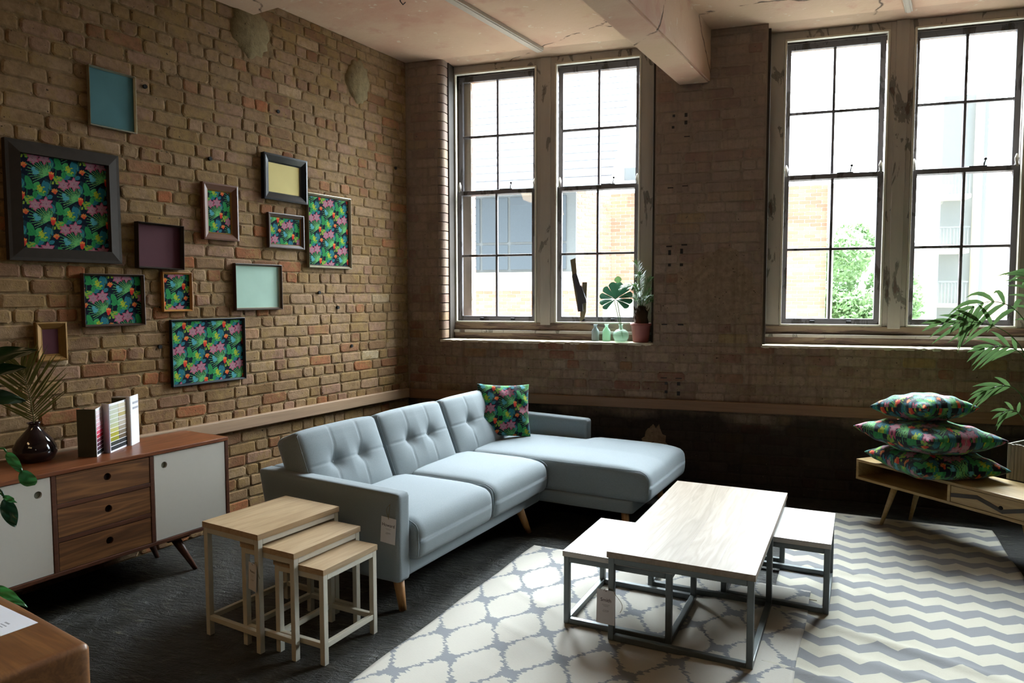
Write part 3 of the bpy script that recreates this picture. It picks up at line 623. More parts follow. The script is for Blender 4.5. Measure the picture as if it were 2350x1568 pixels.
# room shell
pts = [wl_pt(-.2, -.3), (8.2, .3, 0), (8.2, -9.6, 0), wl_pt(-.2, 9.8)]
def prism(name, pts, z0, z1, mat, parent=None):
    bm = nb(); a = [bm.verts.new((p[0], p[1], z0)) for p in pts]; b = [bm.verts.new((p[0], p[1], z1)) for p in pts]
    bm.faces.new(a); bm.faces.new(b)
    for i in range(len(pts)): bm.faces.new((a[i], a[(i + 1) % len(pts)], b[(i + 1) % len(pts)], b[i]))
    bmesh.ops.recalc_face_normals(bm, faces=bm.faces[:]); return obj(name, bm, mat, parent)
tag(prism('floor', pts, -.15, 0, 'floor'), kind='structure'); tag(prism('ceiling', pts, ZC, ZC + .2, 'ceiling'), kind='structure')
tag(bx('wall_right', (8.0, -9.6, 0), (8.2, .3, ZC), 'room', None, 0), kind='structure'); tag(bx('wall_back', (-3.2, -9.7, 0), (8.2, -9.5, ZC), 'room', None, 0), kind='structure')
# ceiling beams, trunking
b_ = nb(); A0, A1 = Vector((2.398, -.001)), Vector((2.643, -.001)); dv = Vector((-.2156, -1.0)) * 9.4
ps = [A0, A1, A1 + dv, A0 + dv]; lo_ = [b_.verts.new((p.x, p.y, 3.267)) for p in ps]; hi_ = [b_.verts.new((p.x, p.y, ZC + .01)) for p in ps]
b_.faces.new(lo_); b_.faces.new(hi_[::-1])
for i in range(4): b_.faces.new((lo_[i], lo_[(i + 1) % 4], hi_[(i + 1) % 4], hi_[i]))
bmesh.ops.recalc_face_normals(b_, faces=b_.faces[:]); bmesh.ops.bevel(b_, geom=[e for e in b_.edges if all(abs(v_.co.z - 3.267) < .001 for v_ in e.verts)], offset=.012, segments=2, affect='EDGES')
tag(obj('ceiling_beam', b_, 'ceiling'), kind='structure')
o = bx('ceiling_beam', (0.0, -2.3, 3.545), (2.6, -1.67, ZC + .01), 'ceiling', None, .006); o.rotation_euler = (0, 0, AL); tag(o, kind='structure')
def trunk_(x0, y0, L, wd):
    o = bx('conduit', (-wd / 2, -L, -.028), (wd / 2, 0, 0), 'trunking', None, .003); bx('conduit_lid', (-wd / 2 + .012, -L, -.034), (wd / 2 - .012, 0, -.027), 'trunking', o, .002)
    o.location = (x0, y0, ZC); o.rotation_euler = (0, 0, rad(-14.5)); tag(o, kind='structure')
trunk_(1.25, 0.0, 8.8, .075); trunk_(4.03, 0.0, 6, .05)
# a hook in the ceiling
bm = nb(); tube(bm, [(0, 0, 0), (0, 0, -.05), (.02, 0, -.075), (.04, 0, -.06)], .004, 6); o = obj('ceiling_hook', bm, 'iron', None, True); o.location = (.62, -1.35, ZC); tag(o, 'small dark metal hook screwed in the bare plaster ceiling', 'hook')

# ------------------------------------------------------------------ outside
g = bx('ground', (-30, .6, -3.2), (60, 80, -3.0), 'pave', None, 0); tag(g, kind='structure')
def facade(name, label, segs, zt, seed, wins=()):
    b_ = root(name, label=label, cat='building')
    nbk = 0
    for (x0, y0, x1, y1, z0, z1) in segs:
        a_ = math.atan2(y1 - y0, x1 - x0); L = math.hypot(x1 - x0, y1 - y0)
        wo = obj('wall', box(nb(), (0, 0, z0), (L, .4, z1), 0), 'mortar_out', b_); wo.location = (x0, y0, 0); wo.rotation_euler = (0, 0, a_)
        def skip(x_, z_, X0=x0): return any(p0 - .02 < x_ < p1 + .02 and q0 - .02 < z_ < q1 + .02 for (sx, p0, p1, q0, q1) in wins if abs(sx - X0) < .01)
        build_bricks(wo, [(0, L, max(z0, -.6), z1)], place_win, 'brick_out', .010, .001, lambda a__, b__: 0, 0, seed, header_every=0, skip=skip)
    return b_
op = facade('brick_building', 'red brick building with a wide grimy window across the yard', [(-6.5, 10, -.61, 10, -3, 3.95), (-.61, 10, .0, 10.9, -3, 3.95), (.0, 10.9, 4.68, 10.9, -3, 3.95)], 4, 21, wins=((-6.5, 2.2, 5.89, 2.1, 3.95), (-6.5, 0, 5.9, 1.75, 2.1), (-6.5, 0, 5.9, .4, 1.08)))
bx('stone_band', (-6.5, 9.9, 1.80), (-.61, 10.02, 2.12), 'stone', op, .01); bx('stone_base', (-6.5, 9.94, -.6), (-.61, 10.02, 1.0), 'stone', op, .01); bx('stone_base', (.0, 10.84, -.6), (4.68, 10.92, 1.0), 'stone', op, .01)
bx('stone_panel', (.9, 9.9 - 0, -.2), (1.7, 9.95, 1.5), 'stone', op, .01).location = (-.9, 0, 0)
wi = bx('window_surround', (-4.3, 9.96, 2.12), (-.63, 10.0, 3.9), 'far_grey', op, .01)
for i in range(5):
    for (z0, z1) in ((2.18, 2.75), (2.81, 3.84)):
        x0 = -4.24 + i * .69; bx('pane', (x0, 9.93, z0), (x0 + .63, 9.962, z1), 'far_glass', wi, .004)
rb = nb(); 
for (a, b, c, d_) in (((-6.8, 9.6, 3.98), (.2, 9.6, 3.98), (.2, 14, 8), (-6.8, 14, 8)), ((.2, 10.5, 3.98), (4.8, 10.5, 3.98), (4.8, 14, 6.3), (.2, 14, 6.3))):
    vs = [rb.verts.new(q) for q in (a, b, c, d_)]; rb.faces.new(vs)
bmesh.ops.solidify(rb, geom=rb.faces[:], thickness=.12); ro = obj('roof', rb, 'slate', op)
sl = nb()
for k in range(18):
    q = k / 18; y_, z_ = 9.6 + 4.4 * q, 3.99 + 4 * q
    box(sl, (-6.8, y_ - .02, z_ + .01), (.2, y_ + .2, z_ + .04), 0)
obj('slate_courses', sl, 'slate', ro)['kind'] = 'stuff'
bx('gutter', (-6.8, 9.5, 3.88), (.0, 9.62, 4.0), 'far_grey', op, .02); bx('rooflight', (.3, 10.9, 4.1), (1.3, 11.05, 4.55), 'far_grey', op, .02); bx('downpipe', (4.70, 10.75, -3), (4.80, 10.9, 3.95), 'stone', op, .02)
# farther block, its windows each their own
fb = root('apartment_block', label='pale rendered apartment block far beyond the leafy tree', cat='building')
bx('wall', (11.6, 40, -3), (14.4, 44, 4.0), 'far_wall', fb, .02); bx('wall', (14.4, 39.4, -3), (14.9, 44, 5.2), 'brick_out', fb, .02); bx('wall', (14.9, 40, -3), (22, 44, 6.0), 'far_wall', fb, .02); bx('roof', (11.2, 39.5, 4.0), (14.4, 44, 4.5), 'slate', fb, .05)
for (x0, x1, z0, z1) in ((12.5, 12.85, .2, 1.6), (13.15, 13.55, .2, 1.9), (13.85, 14.15, .3, 1.8), (13.1, 13.4, 2.4, 3.4), (13.8, 14.1, 2.5, 3.4), (15.1, 15.3, 1.0, 1.8)):
    q = bx('window', (x0, 39.9, z0), (x1, 40.02, z1), 'far_grey', fb, .01); bx('pane', (x0 + .05, 39.87, z0 + .05), (x1 - .05, 39.9, z1 - .05), 'far_glass', q, 0)
bt = root('balcony_tower', label='grey clad stair tower with railed balconies behind right pane', cat='building')
bx('tower_wall', (10.1, 25, -3), (11.6, 28, 9), 'far_grey', bt, .02); bx('corner_pier', (11.15, 24.8, -3), (11.4, 25.1, 9), 'stone', bt, .02)
for z0 in (1.1, 3.1, 5.1):
    q = bx('balcony', (9.9, 24.2, z0), (10.9, 25, z0 + .15), 'stone', bt, .01)
    for k in range(9): bx('baluster', (9.95 + k * .11, 24.22, z0 + .15), (9.98 + k * .11, 24.25, z0 + .95), 'far_grey', q, 0)
    bx('handrail', (9.9, 24.2, z0 + .93), (10.9, 24.27, z0 + .98), 'far_grey', q, 0)
def tree(loc, R_, H_, n, label, seed):
    rg = random.Random(seed); t_ = root('leafy_tree', loc, 0, label, 'tree')
    bm = nb(); tube(bm, [(0, 0, 0), (.1, 0, H_ * .5), (0, .1, H_)], [.18, .13, .05], 8)
    for k in range(5):
        a = rg.uniform(0, 6.28); tube(bm, [(0, 0, H_ * .5), (R_ * .6 * math.cos(a), R_ * .6 * math.sin(a), H_ * rg.uniform(.8, 1.05))], [.07, .02], 6)
    obj('trunk', bm, 'bark', t_)
    cl = [(Vector((rg.gauss(0, .45), rg.gauss(0, .45), rg.gauss(0, .42))) * R_, rg.uniform(.3, .5) * R_) for _ in range(14)]
    V_, F_ = [], []
    for k in range(n):
        c_, rr = rg.choice(cl); d_ = Vector((rg.gauss(0, 1), rg.gauss(0, 1), rg.gauss(0, 1))).normalized() * rr * rg.uniform(.75, 1.05)
        p = c_ + d_ + Vector((0, 0, H_)); a = Vector((rg.uniform(-1, 1), rg.uniform(-1, 1), rg.uniform(-1, 1))).normalized(); b = a.orthogonal().normalized(); s = rg.uniform(.07, .13)
        i = len(V_); V_ += [tuple(p - a * s), tuple(p + b * s * .6), tuple(p + a * s), tuple(p - b * s * .6)]; F_.append((i, i + 1, i + 2, i + 3))
    me = bpy.data.meshes.new('foliage'); me.from_pydata(V_, [], F_); me.materials.append(M['tree']); o = bpy.data.objects.new('foliage', me); C.objects.link(o); o.parent = t_; o['kind'] = 'stuff'
tree((7.3, 24, -3.0), 2.1, 4.3, 24000, 'broad leafy tree beyond the brick wall, left of window mullion', 3)
tree((10.6, 29.8, -3.0), 1.2, 4.7, 9000, 'smaller leafy tree right of the mullion before the pale block', 8)
#PART2
# ------------------------------------------------------------------ rugs
def rug(name, loc, rz, Wd, L, mat, label, waves, z0, over=None):
    def fn(a, b):
        x = a * Wd; y = -b * L
        z = np.full_like(x, .0065)
        for (cx, cy, ang, amp, wd, ln) in waves:
            q = (x - cx) * math.sin(ang) + (y - cy) * math.cos(ang); p_ = (x - cx) * math.cos(ang) - (y - cy) * math.sin(ang)
            z += amp * np.exp(-(q / wd) ** 2) * np.exp(-(p_ / ln) ** 2)
        z += .0015 * np.sin(y * 17 + 2 * np.sin(x * 3)) * np.sin(x * 5)
        if over is not None: z += .0075 * np.clip((x - over) / .03, 0, 1)
        e = .004 * np.sin(y * 9 + x * 7)
        return np.stack([x + np.where((a == 0) | (a == 1), e, 0), y, z + z0], 1)
    o = grid_mesh(name, fn, 90, 120, mat); o.location = loc; o.rotation_euler = (0, 0, rz)
    m = o.modifiers.new('thick', 'SOLIDIFY'); m.thickness = .006; m.offset = -1
    return tag(o, label, 'rug')
rug('flatweave_rug', (3.286, -.354, 0), rad(-6.5), 1.26, 3.1, 'rug2', 'flat rug with grey and cream chevron zigzags right of coffee table',
    [(.5, -2.05, .35, .014, .03, .7), (.25, -2.5, .2, .012, .03, .5), (.9, -2.4, .25, .012, .035, .6), (.3, -1.2, .1, .008, .03, .5), (.8, -.75, .15, .006, .03, .5)], 0)
rug('flatweave_rug', (1.676, -1.684, 0), rad(-9.2), 1.63, 2.35, 'rug1', 'cream rug with grey trellis lines under the coffee table',
    [(.35, -.75, .5, .006, .03, .3), (.55, -1.15, .4, .006, .03, .3), (.9, -1.6, .3, .006, .03, .4)], 0.0, over=1.15)

# ------------------------------------------------------------------ sofa
S = root('corner_sofa', (1.286, -2.82, 0), rad(-11.1), 'light grey fabric chaise sofa with button-tufted back and oak legs', 'sofa')
LEN, DP = 2.53, -.97
def arm(name, y0, y1, front=0.0):
    def dsp(q):
        t_ = (q.z - .156) / .46; s_ = (q.x - DP) / (front - DP)
        q = q.copy(); q.x += (1 - s_) * (1 - t_) * .10; q.z += .022 * (1 - s_) * t_ ; return q
    return obj(name, softbox((DP, y0, .156), (front, y1, .612), .022, (40, 10, 20), dsp), 'wool', S, True)
arm('armrest', 0, .10, .012); arm('armrest', LEN - .105, LEN, .005)
def bk(q): q = q.copy(); q.x += (1 - (q.z - .156) / .46) * .09; return q
obj('back_frame', softbox((DP, .09, .156), (DP + .10, LEN - .09, .63), .022, (8, 60, 20), bk), 'wool', S, True)
obj('seat_base', softbox((-.86, .095, .156), (-.012, 1.64, .25), .018, (30, 50, 8)), 'wool', S, True)
obj('chaise_base', softbox((-.86, 1.63, .156), (.66, LEN - .02, .25), .018, (50, 30, 8)), 'wool', S, True)
def seat(name, y0, y1, x1=.05, chaise=False):
    ym, hw = (y0 + y1) / 2, (y1 - y0) / 2; x0 = -.66; xm, hx = (x0 + x1) / 2, (x1 - x0) / 2
    def dsp(q):
        q = q.copy(); a, b = (q.x - xm) / hx, (q.y - ym) / hw; top = (q.z - .238) / .22
        q.z += .026 * max(0, 1 - a ** 4) * max(0, 1 - b ** 4) * top
        q.x += .012 * math.sin(max(0, min(1, top)) * PI) * max(0.0, min(1.0, (q.x - x1 + .12) / .12))
        if q.x > x1 - .20 and top > .5: q.z -= .02 * ((q.x - x1 + .20) / .20) ** 2
        if chaise and q.y > ym: 
            s_ = min(1, max(0, (q.x - .02) / .09)); s_ = s_ * s_ * (3 - 2 * s_); q.y += .115 * s_ * b; q.z += .012 * s_ * top * (1 - (b * 2 - 1) ** 2)
        return q
    o = obj(name, softbox((x0, y0, .238), (x1, y1, .458), .05 if not chaise else .045, (44, 36, 12), dsp), 'wool', S, True)
    pb = nb(); R_ = .0028
    for yy in (y0 + .004, y1 - .004):
        if chaise and yy > ym: continue
        pts_ = [(x0 + .1 + (x1 - x0 - .16) * i / 16, yy + (.004 if yy < ym else -.004), .458 - .006 + .026 * 0) for i in range(17)] + [(x1 - .052 + .05 * math.sin(t_), yy + (.004 if yy < ym else -.004), .40 + .045 * math.cos(t_)) for t_ in (.3, .8, 1.2, 1.5)] + [(x1 + .003, yy + .002, .32), (x1 - .004, yy + .002, .27)]
        tube(pb, pts_, R_, 6)
    obj('piping', pb, 'seam', o, True); return o
seat('seat_cushion', .104, .872); seat('seat_cushion', .878, 1.625); seat('chaise_cushion', 1.632, LEN - .11, .765, True)
def back(y0, y1, k):
    hw = (y1 - y0) / 2; H_ = .455; T_ = .175; btn = [(-.33 * hw, .245), (.33 * hw, .245)]
    def dsp(q):
        q = q.copy(); fr_ = (q.x + T_) / T_; a = q.y / hw; b = q.z / H_
        q.x += .03 * fr_ * max(0, 1 - a ** 4) * max(0, 1 - (b * 2 - 1) ** 4)
        if fr_ > .5:
            dd = 0
            for (by, bz) in btn:
                r2 = (q.y - by) ** 2 + (q.z - bz) ** 2; dd = max(dd, .030 * math.exp(-r2 / .0018) + .014 * math.exp(-r2 / .014))
            ln = .0045 * math.exp(-((q.z - .245) / .006) ** 2)
            for (by, bz) in btn: ln = max(ln, .004 * math.exp(-((q.y - by - .02 * math.sin((q.z - bz) * 7)) / .006) ** 2))
            q.x -= dd + ln * (fr_ - .5) * 2
        if q.z > H_ - .06 : q.z += .012 * (1 - a ** 4)
        return q
    T4 = Matrix.Translation((-.565, (y0 + y1) / 2, .425)) @ Matrix.Rotation(-rad(22), 4, 'Y')
    o = obj('back_cushion', softbox((-T_, -hw, 0), (0, hw, H_), .035, (10, 70, 64), dsp), 'wool', S, True, T4)
    for (by, bz) in btn:
        bb = nb(); bmesh.ops.create_uvsphere(bb, u_segments=14, v_segments=8, radius=.0125, matrix=T4 @ Matrix.Translation((-.022, by, bz)) @ Matrix.Diagonal((.55, 1, 1, 1))); obj('button', bb, 'button', o, True)
    pb = nb(); e = .012
    tube(pb, [T4 @ Vector((-.006, -hw + e, .03 + .4 * i / 10)) for i in range(11)] + [T4 @ Vector((-.008, y_, H_ - .014 + .012 * (1 - (y_ / hw) ** 4))) for y_ in [(-hw + .03) + (2 * hw - .06) * i / 14 for i in range(15)]] + [T4 @ Vector((-.006, hw - e, .43 - .4 * i / 10)) for i in range(11)], .0026, 6)
    obj('piping', pb, 'seam', o, True)
back(.055, .735, 0); back(.742, 1.452, 1); back(1.46, 2.25, 2)
def leg_t(x, y, fx, fy, zt, r0, r1, mat, par, name='leg'):
    return obj(name, tube(nb(), [(x, y, zt), (x * .5 + fx * .5, y * .5 + fy * .5, zt / 2), (fx, fy, 0)], [r0, (r0 + r1) / 2, r1], 20), mat, par, True)
for (x, y, fx, fy) in ((-.035, .055, -.012, .058), (-.03, 1.36, .004, 1.425), (.585, 1.70, .60, 1.69), (.585, LEN - .09, .61, LEN - .07), (-.80, .07, -.83, .05), (-.80, LEN - .08, -.83, LEN - .06), (-.80, 1.3, -.83, 1.3)):
    leg_t(x, y, fx, fy, .165, .029, .019, 'oak_leg', S)

# ------------------------------------------------------------------ cushions
def cushion(name, size, H_, label, Mx, seed, group=None, n=150, squash=None, cw=.19):
    rg = random.Random(seed); ox, oy = rg.uniform(0, 1), rg.uniform(0, 1); a2 = size / 2; ph = [rg.uniform(0, 6) for _ in range(4)]
    t_ = np.linspace(-1, 1, n + 1); t_ = np.sign(t_) * (1 - (1 - np.abs(t_)) ** 1.25)
    V_, F_, CC = [], [], []
    A, B = np.meshgrid(t_, t_)
    X = a2 * A * (1 - .075 * (1 - B ** 2) * np.abs(A) ** 2); Y = a2 * B * (1 - .075 * (1 - A ** 2) * np.abs(B) ** 2)
    hh = H_ / 2 * (np.clip((1 - A ** 2) * (1 - B ** 2), 0, 1) ** .42)
    wr = .006 * np.sin(9 * A + ph[0]) * np.sin(7 * B + ph[1]) + .004 * np.sin(17 * A * B + ph[2]); wr *= np.clip((1 - A ** 2) * (1 - B ** 2), 0, 1) ** .3
    me = bpy.data.meshes.new(name); idx = np.arange((n + 1) ** 2).reshape(n + 1, n + 1); N = (n + 1) ** 2
    for side in (1, -1):
        z = side * (hh + wr * side)
        V_.append(np.stack([X.ravel(), Y.ravel(), z.ravel()], 1))
        c_ = pattern((A.ravel() * a2 * side + ox), (-B.ravel() * a2 + oy), cw); CC.append(c_)
        q = np.stack([idx[:-1, :-1], idx[:-1, 1:], idx[1:, 1:], idx[1:, :-1]], -1).reshape(-1, 4) + (0 if side == 1 else N)
        F_.append(q if side == 1 else q[:, ::-1])
    V_ = np.concatenate(V_); 
    if squash is not None: V_ = squash(V_)
    V4 = np.concatenate([V_, np.ones((len(V_), 1))], 1) @ np.array(Mx).T
    me.from_pydata(V4[:, :3].tolist(), [], np.concatenate(F_).tolist()); me.update()
    ca_ = me.color_attributes.new('print', 'FLOAT_COLOR', 'POINT'); ca_.data.foreach_set('color', np.concatenate(CC).astype(np.float32).ravel())
    me.materials.append(M['printfab']); me.shade_smooth()
    o = bpy.data.objects.new(name, me); C.objects.link(o)
    return tag(o, label, 'cushion', group)
sofaM = Matrix.Translation((1.286, -2.82, 0)) @ Matrix.Rotation(rad(-11.1), 4, 'Z')
# leaning on the last back cushion: bottom edge from (-.67, 1.98) to (-.43, 2.13) of the sofa's own grid
p0, p1 = Vector((-.655, 1.965, .478)), Vector((-.415, 2.20, .478)); e1 = (p1 - p0).normalized(); nr = Vector((e1.y, -e1.x, 0)); upv = (Vector((0, 0, 1)) * math.cos(rad(17)) - nr * math.sin(rad(17)))
n3 = e1.cross(upv); S_ = .43; cc_ = (p0 + p1) / 2 + upv * S_ / 2
Mx = sofaM @ Matrix(((e1.x, upv.x, n3.x, cc_.x), (e1.y, upv.y, n3.y, cc_.y), (e1.z, upv.z, n3.z, cc_.z), (0, 0, 0, 1))) @ Matrix.Rotation(rad(-3), 4, 'Z')
cushion('throw_cushion', S_, .13, 'jungle print cushion propped in the corner of the grey sofa', Mx, 3, cw=.165)
# the stack on the bench
def stk(x, y, z, rz, tx, ty): return Matrix.Translation((x, y, z)) @ Matrix.Rotation(rad(ty), 4, 'Y') @ Matrix.Rotation(rad(tx), 4, 'X') @ Matrix.Rotation(rad(rz), 4, 'Z')
def sq_bottom(V_):
    V_ = V_.copy(); V_[:, 2] = np.maximum(V_[:, 2], -.070 + .0 * V_[:, 0]); return V_
def droop(amt):
    def f_(V_):
        V_ = V_.copy(); r_ = np.hypot(V_[:, 0], V_[:, 1]); V_[:, 2] -= amt * (r_ / .42) ** 2; return V_
    return f_
GR = 'jungle print cushions stacked on the bench'
cushion('floor_cushion', .60, .20, 'jungle print cushion lowest of the stack, lying on the bench', stk(4.12, -.745, .5035, 20, 0, 0), 5, GR, squash=sq_bottom, cw=.17)
cushion('floor_cushion', .62, .22, 'widest jungle print cushion, middle of the bench stack', stk(4.075, -.76, .665, 33, -3, 2), 8, GR, squash=droop(-.02), cw=.17)
cushion('throw_cushion', .44, .19, 'smaller jungle print cushion topping the stack on the bench', stk(4.045, -.75, .855, 34, -7, -2), 12, GR, cw=.14)

# ------------------------------------------------------------------ nest of side tables
def nest(loc, rz, W_, D_, H_, label, nb_, right, group='nesting side tables'):
    R_ = root('side_table', loc, rad(rz), label, 'side table', group); th, L_ = .026, .026
    for i in range(nb_):
        o = bx('board', (i * W_ / nb_ + .0001, 0, H_ - th), ((i + 1) * W_ / nb_ - .0001, D_, H_), 'mango', R_, .0006)
    zt = H_ - th; e = .004
    for (x, y) in ((e, e), (W_ - e - L_, e), (e, D_ - e - L_), (W_ - e - L_, D_ - e - L_)): bx('leg', (x, y, 0), (x + L_, y + L_, zt), 'white_metal', R_, .002)
    A_ = .026
    for (lo, hi) in (((e + L_, e, zt - A_), (W_ - e - L_, e + L_, zt)), ((e + L_, D_ - e - L_, zt - A_), (W_ - e - L_, D_ - e, zt)), ((e, e + L_, zt - A_), (e + L_, D_ - e - L_, zt)), ((W_ - e - L_, e + L_, zt - A_), (W_ - e, D_ - e - L_, zt))): bx('apron', lo, hi, 'white_metal', R_, .002)
    z0, z1 = .072, .096
    rl = [((e + L_, e + .002, z0), (W_ - e - L_, e + L_ - .002, z1)), ((e + L_, D_ - e - L_ + .002, z0), (W_ - e - L_, D_ - e - .002, z1)), ((e + .002, e + L_, z0), (e + L_ - .002, D_ - e - L_, z1))]
    if right: rl.append(((W_ - e - L_ + .002, e + L_, z0), (W_ - e - .002, D_ - e - L_, z1)))
    for lo, hi in rl: bx('stretcher', lo, hi, 'white_metal', R_, .002)
    return R_
nest((.510, -3.276, 0), -13.4, .384, .500, .545, 'tallest of the nested wood-topped white side tables, by the sofa arm', 3, False)
nest((.742, -3.306, 0), -11.7, .338, .430, .484, 'middle of the nested wood-topped white side tables', 2, False)
nest((.925, -3.316, 0), -10.6, .295, .365, .426, 'smallest and frontmost of the nested wood-topped white side tables', 2, True)

# ------------------------------------------------------------------ coffee table and its two nesting stools
T = root('coffee_table', (2.332, -2.798, 0), rad(-8.6), 'long limewashed wooden coffee table on grey steel frame', 'coffee table')
W_, D_, H_ = .65, 1.385, .417
for i in range(4): bx('board', (i * W_ / 4 + .0001, 0, H_ - .028), ((i + 1) * W_ / 4 - .0001, D_, H_), 'wash', T, .0006)
tb, zt, e = .028, H_ - .028, .006
ym = .688
for (x, y) in ((e, e), (W_ - e - tb, e), (e, ym), (W_ - e - tb, ym), (e, D_ - e - tb), (W_ - e - tb, D_ - e - tb)): bx('leg', (x, y, 0), (x + tb, y + tb, zt), 'grey_metal', T, .003)
for y in (e, ym, D_ - e - tb):
    bx('bottom_rail', (e + tb, y, 0), (W_ - e - tb, y + tb, tb), 'grey_metal', T, .003)
    bx('top_rail', (e + tb, y, zt - tb), (W_ - e - tb, y + tb, zt), 'grey_metal', T, .003) if y != ym else None
for x in (e, W_ - e - tb): bx('top_rail', (x, e + tb, zt - tb), (x + tb, ym, zt), 'grey_metal', T, .003); bx('top_rail', (x, ym + tb, zt - tb), (x + tb, D_ - e - tb, zt), 'grey_metal', T, .003)
bx('bottom_rail', (W_ - e - tb, e + tb, 0), (W_ - e, ym, tb), 'grey_metal', T, .003); bx('bottom_rail', (e, ym + tb, 0), (e + tb, D_ - e - tb, tb), 'grey_metal', T, .003)
def stool(loc, rz, label):
    R_ = root('nesting_stool', loc, rad(rz), label, 'stool', 'stools nested under the coffee table'); W_, D_, H_ = .53, .565, .358; th = .026; zt = H_ - th; e = .004
    for i in range(3): bx('board', (i * W_ / 3 + .0001, 0, H_ - th), ((i + 1) * W_ / 3 - .0001, D_, H_), 'wash_pale', R_, .0006)
    for (x, y) in ((e, e), (W_ - e - tb, e), (e, D_ - e - tb), (W_ - e - tb, D_ - e - tb)): bx('leg', (x, y, 0), (x + tb, y + tb, zt), 'grey_metal', R_, .003)
    for (z0, nm) in ((0, 'bottom_rail'), (zt - tb, 'top_rail')):
        for (lo, hi) in (((e + tb, e, z0), (W_ - e - tb, e + tb, z0 + tb)), ((e + tb, D_ - e - tb, z0), (W_ - e - tb, D_ - e, z0 + tb)), ((e, e + tb, z0), (e + tb, D_ - e - tb, z0 + tb)), ((W_ - e - tb, e + tb, z0), (W_ - e, D_ - e - tb, z0 + tb))): bx(nm, lo, hi, 'grey_metal', R_, .003)
    return R_
stool((2.101, -2.691, 0), -8.6, 'low pale-topped steel stool pulled out left of the coffee table'); stool((2.818, -2.140, 0), -8.6, 'low pale-topped steel stool pulled out right of the coffee table')
for o in list(bpy.data.objects):
    if o.name.startswith(('coffee_table', 'nesting_stool')): o.location.z = .0145

# ------------------------------------------------------------------ sideboard on the side wall
p_ = wl_pt(.484, 3.85); SB = root('sideboard', (p_.x, p_.y, 0), AL, 'reddish wood sideboard with white doors and three drawers', 'sideboard')
LB, DB, zb, zt = 1.515, .42, .212, .742; th = .022
bx('top', (-DB, 0, zt - th), (.004, LB, zt), 'acacia', SB, .003); bx('bottom', (-DB, 0, zb), (0, LB, zb + th), 'acacia_d', SB, .003)
for y in (0, LB - th): bx('side', (-DB, y, zb + th), (0, y + th, zt - th), 'acacia_d', SB, .002)
y1, y2 = .500, 1.010
for y in (y1, y2): bx('divider', (-DB + .01, y, zb + th), (-.001, y + th, zt - th), 'acacia_d', SB, .002)
bx('back_panel', (-DB, th, zb + th), (-DB + .012, LB - th, zt - th), 'acacia_d', SB, 0)
def holed(name, y0, y1_, z0, z1, cy, cz, r_, mat, par, x=-.003, cup='black'):
    bm = nb(); o4 = [bm.verts.new((x, a, b)) for a, b in ((y0, z0), (y1_, z0), (y1_, z1), (y0, z1))]; n = 28
    ci = [bm.verts.new((x, cy + r_ * math.cos(2 * PI * k / n), cz + r_ * math.sin(2 * PI * k / n))) for k in range(n)]
    ed = [bm.edges.new((o4[i], o4[(i + 1) % 4])) for i in range(4)] + [bm.edges.new((ci[i], ci[(i + 1) % n])) for i in range(n)]
    bmesh.ops.triangle_fill(bm, edges=ed, use_beauty=True); fs = [f_ for f_ in bm.faces if not all((v_.co - Vector((x, cy, cz))).length < r_ + 1e-4 for v_ in f_.verts)]
    for f_ in [f_ for f_ in bm.faces if f_ not in fs]: bm.faces.remove(f_)
    g_ = bmesh.ops.extrude_face_region(bm, geom=fs); vs = [q for q in g_['geom'] if isinstance(q, bmesh.types.BMVert)]
    for v_ in vs: v_.co.x -= .018
    bmesh.ops.recalc_face_normals(bm, faces=bm.faces[:]); o = obj(name, bm, mat, par)
    cb = nb(); bmesh.ops.create_cone(cb, cap_ends=True, segments=28, radius1=r_ * 1.02, radius2=r_ * 1.02, depth=.004, matrix=Matrix.Translation((x - .015, cy, cz)) @ Matrix.Rotation(PI / 2, 4, 'Y')); obj('finger_hole', cb, cup, o); return o
M['cup_w'] = plain('hole_interior_grey', col(128, 130, 116), .6)
g = .003
holed('door', th + g, y1 - g, zb + th + g, zt - th - g, y1 - .06, zt - .10, .018, 'lacquer', SB, cup='cup_w'); holed('door', y2 + th + g, LB - th - g, zb + th + g, zt - th - g, y2 + .085, zt - .088, .018, 'lacquer', SB, cup='cup_w')
dz = (zt - zb - 2 * th - 2 * .022) / 3
M['cup_d'] = plain('dark_hole_wood', col(34, 18, 12), .6)
for k in range(3):
    z0 = zb + th + k * (dz + .022)
    holed('drawer', y1 + th + g, y2 - g, z0 + g, z0 + dz - g, (y1 + th + y2) / 2 + .01, z0 + dz * .58, .019, 'drawer', SB, cup='cup_d')
    if k: bx('drawer_rail', (-.30, y1 + th, z0 - .022), (-.002, y2, z0), 'acacia_d', SB, .001)
for (x, y, fx, fy) in ((-.07, LB - .16, .0, LB - .245 + .0), (-.35, LB - .16, -.37, LB - .245), (-.07, .16, .0, .24), (-.35, .16, -.37, .24)):
    fy = LB - .06 - .195 + .0 if y > 1 else .10
    fy = {True: LB - .255 + .0, False: .09}[y > 1]
    if y > 1: y, fy = LB - .33, LB - .245
    else: y, fy = .30, .21
    leg_t(x, y, fx, fy, .205, .027, .012, 'acacia_d', SB); bx('leg_block', (x - .05, y - .07, .196), (x + .05, y + .07, .213), 'acacia_d', SB, .006)

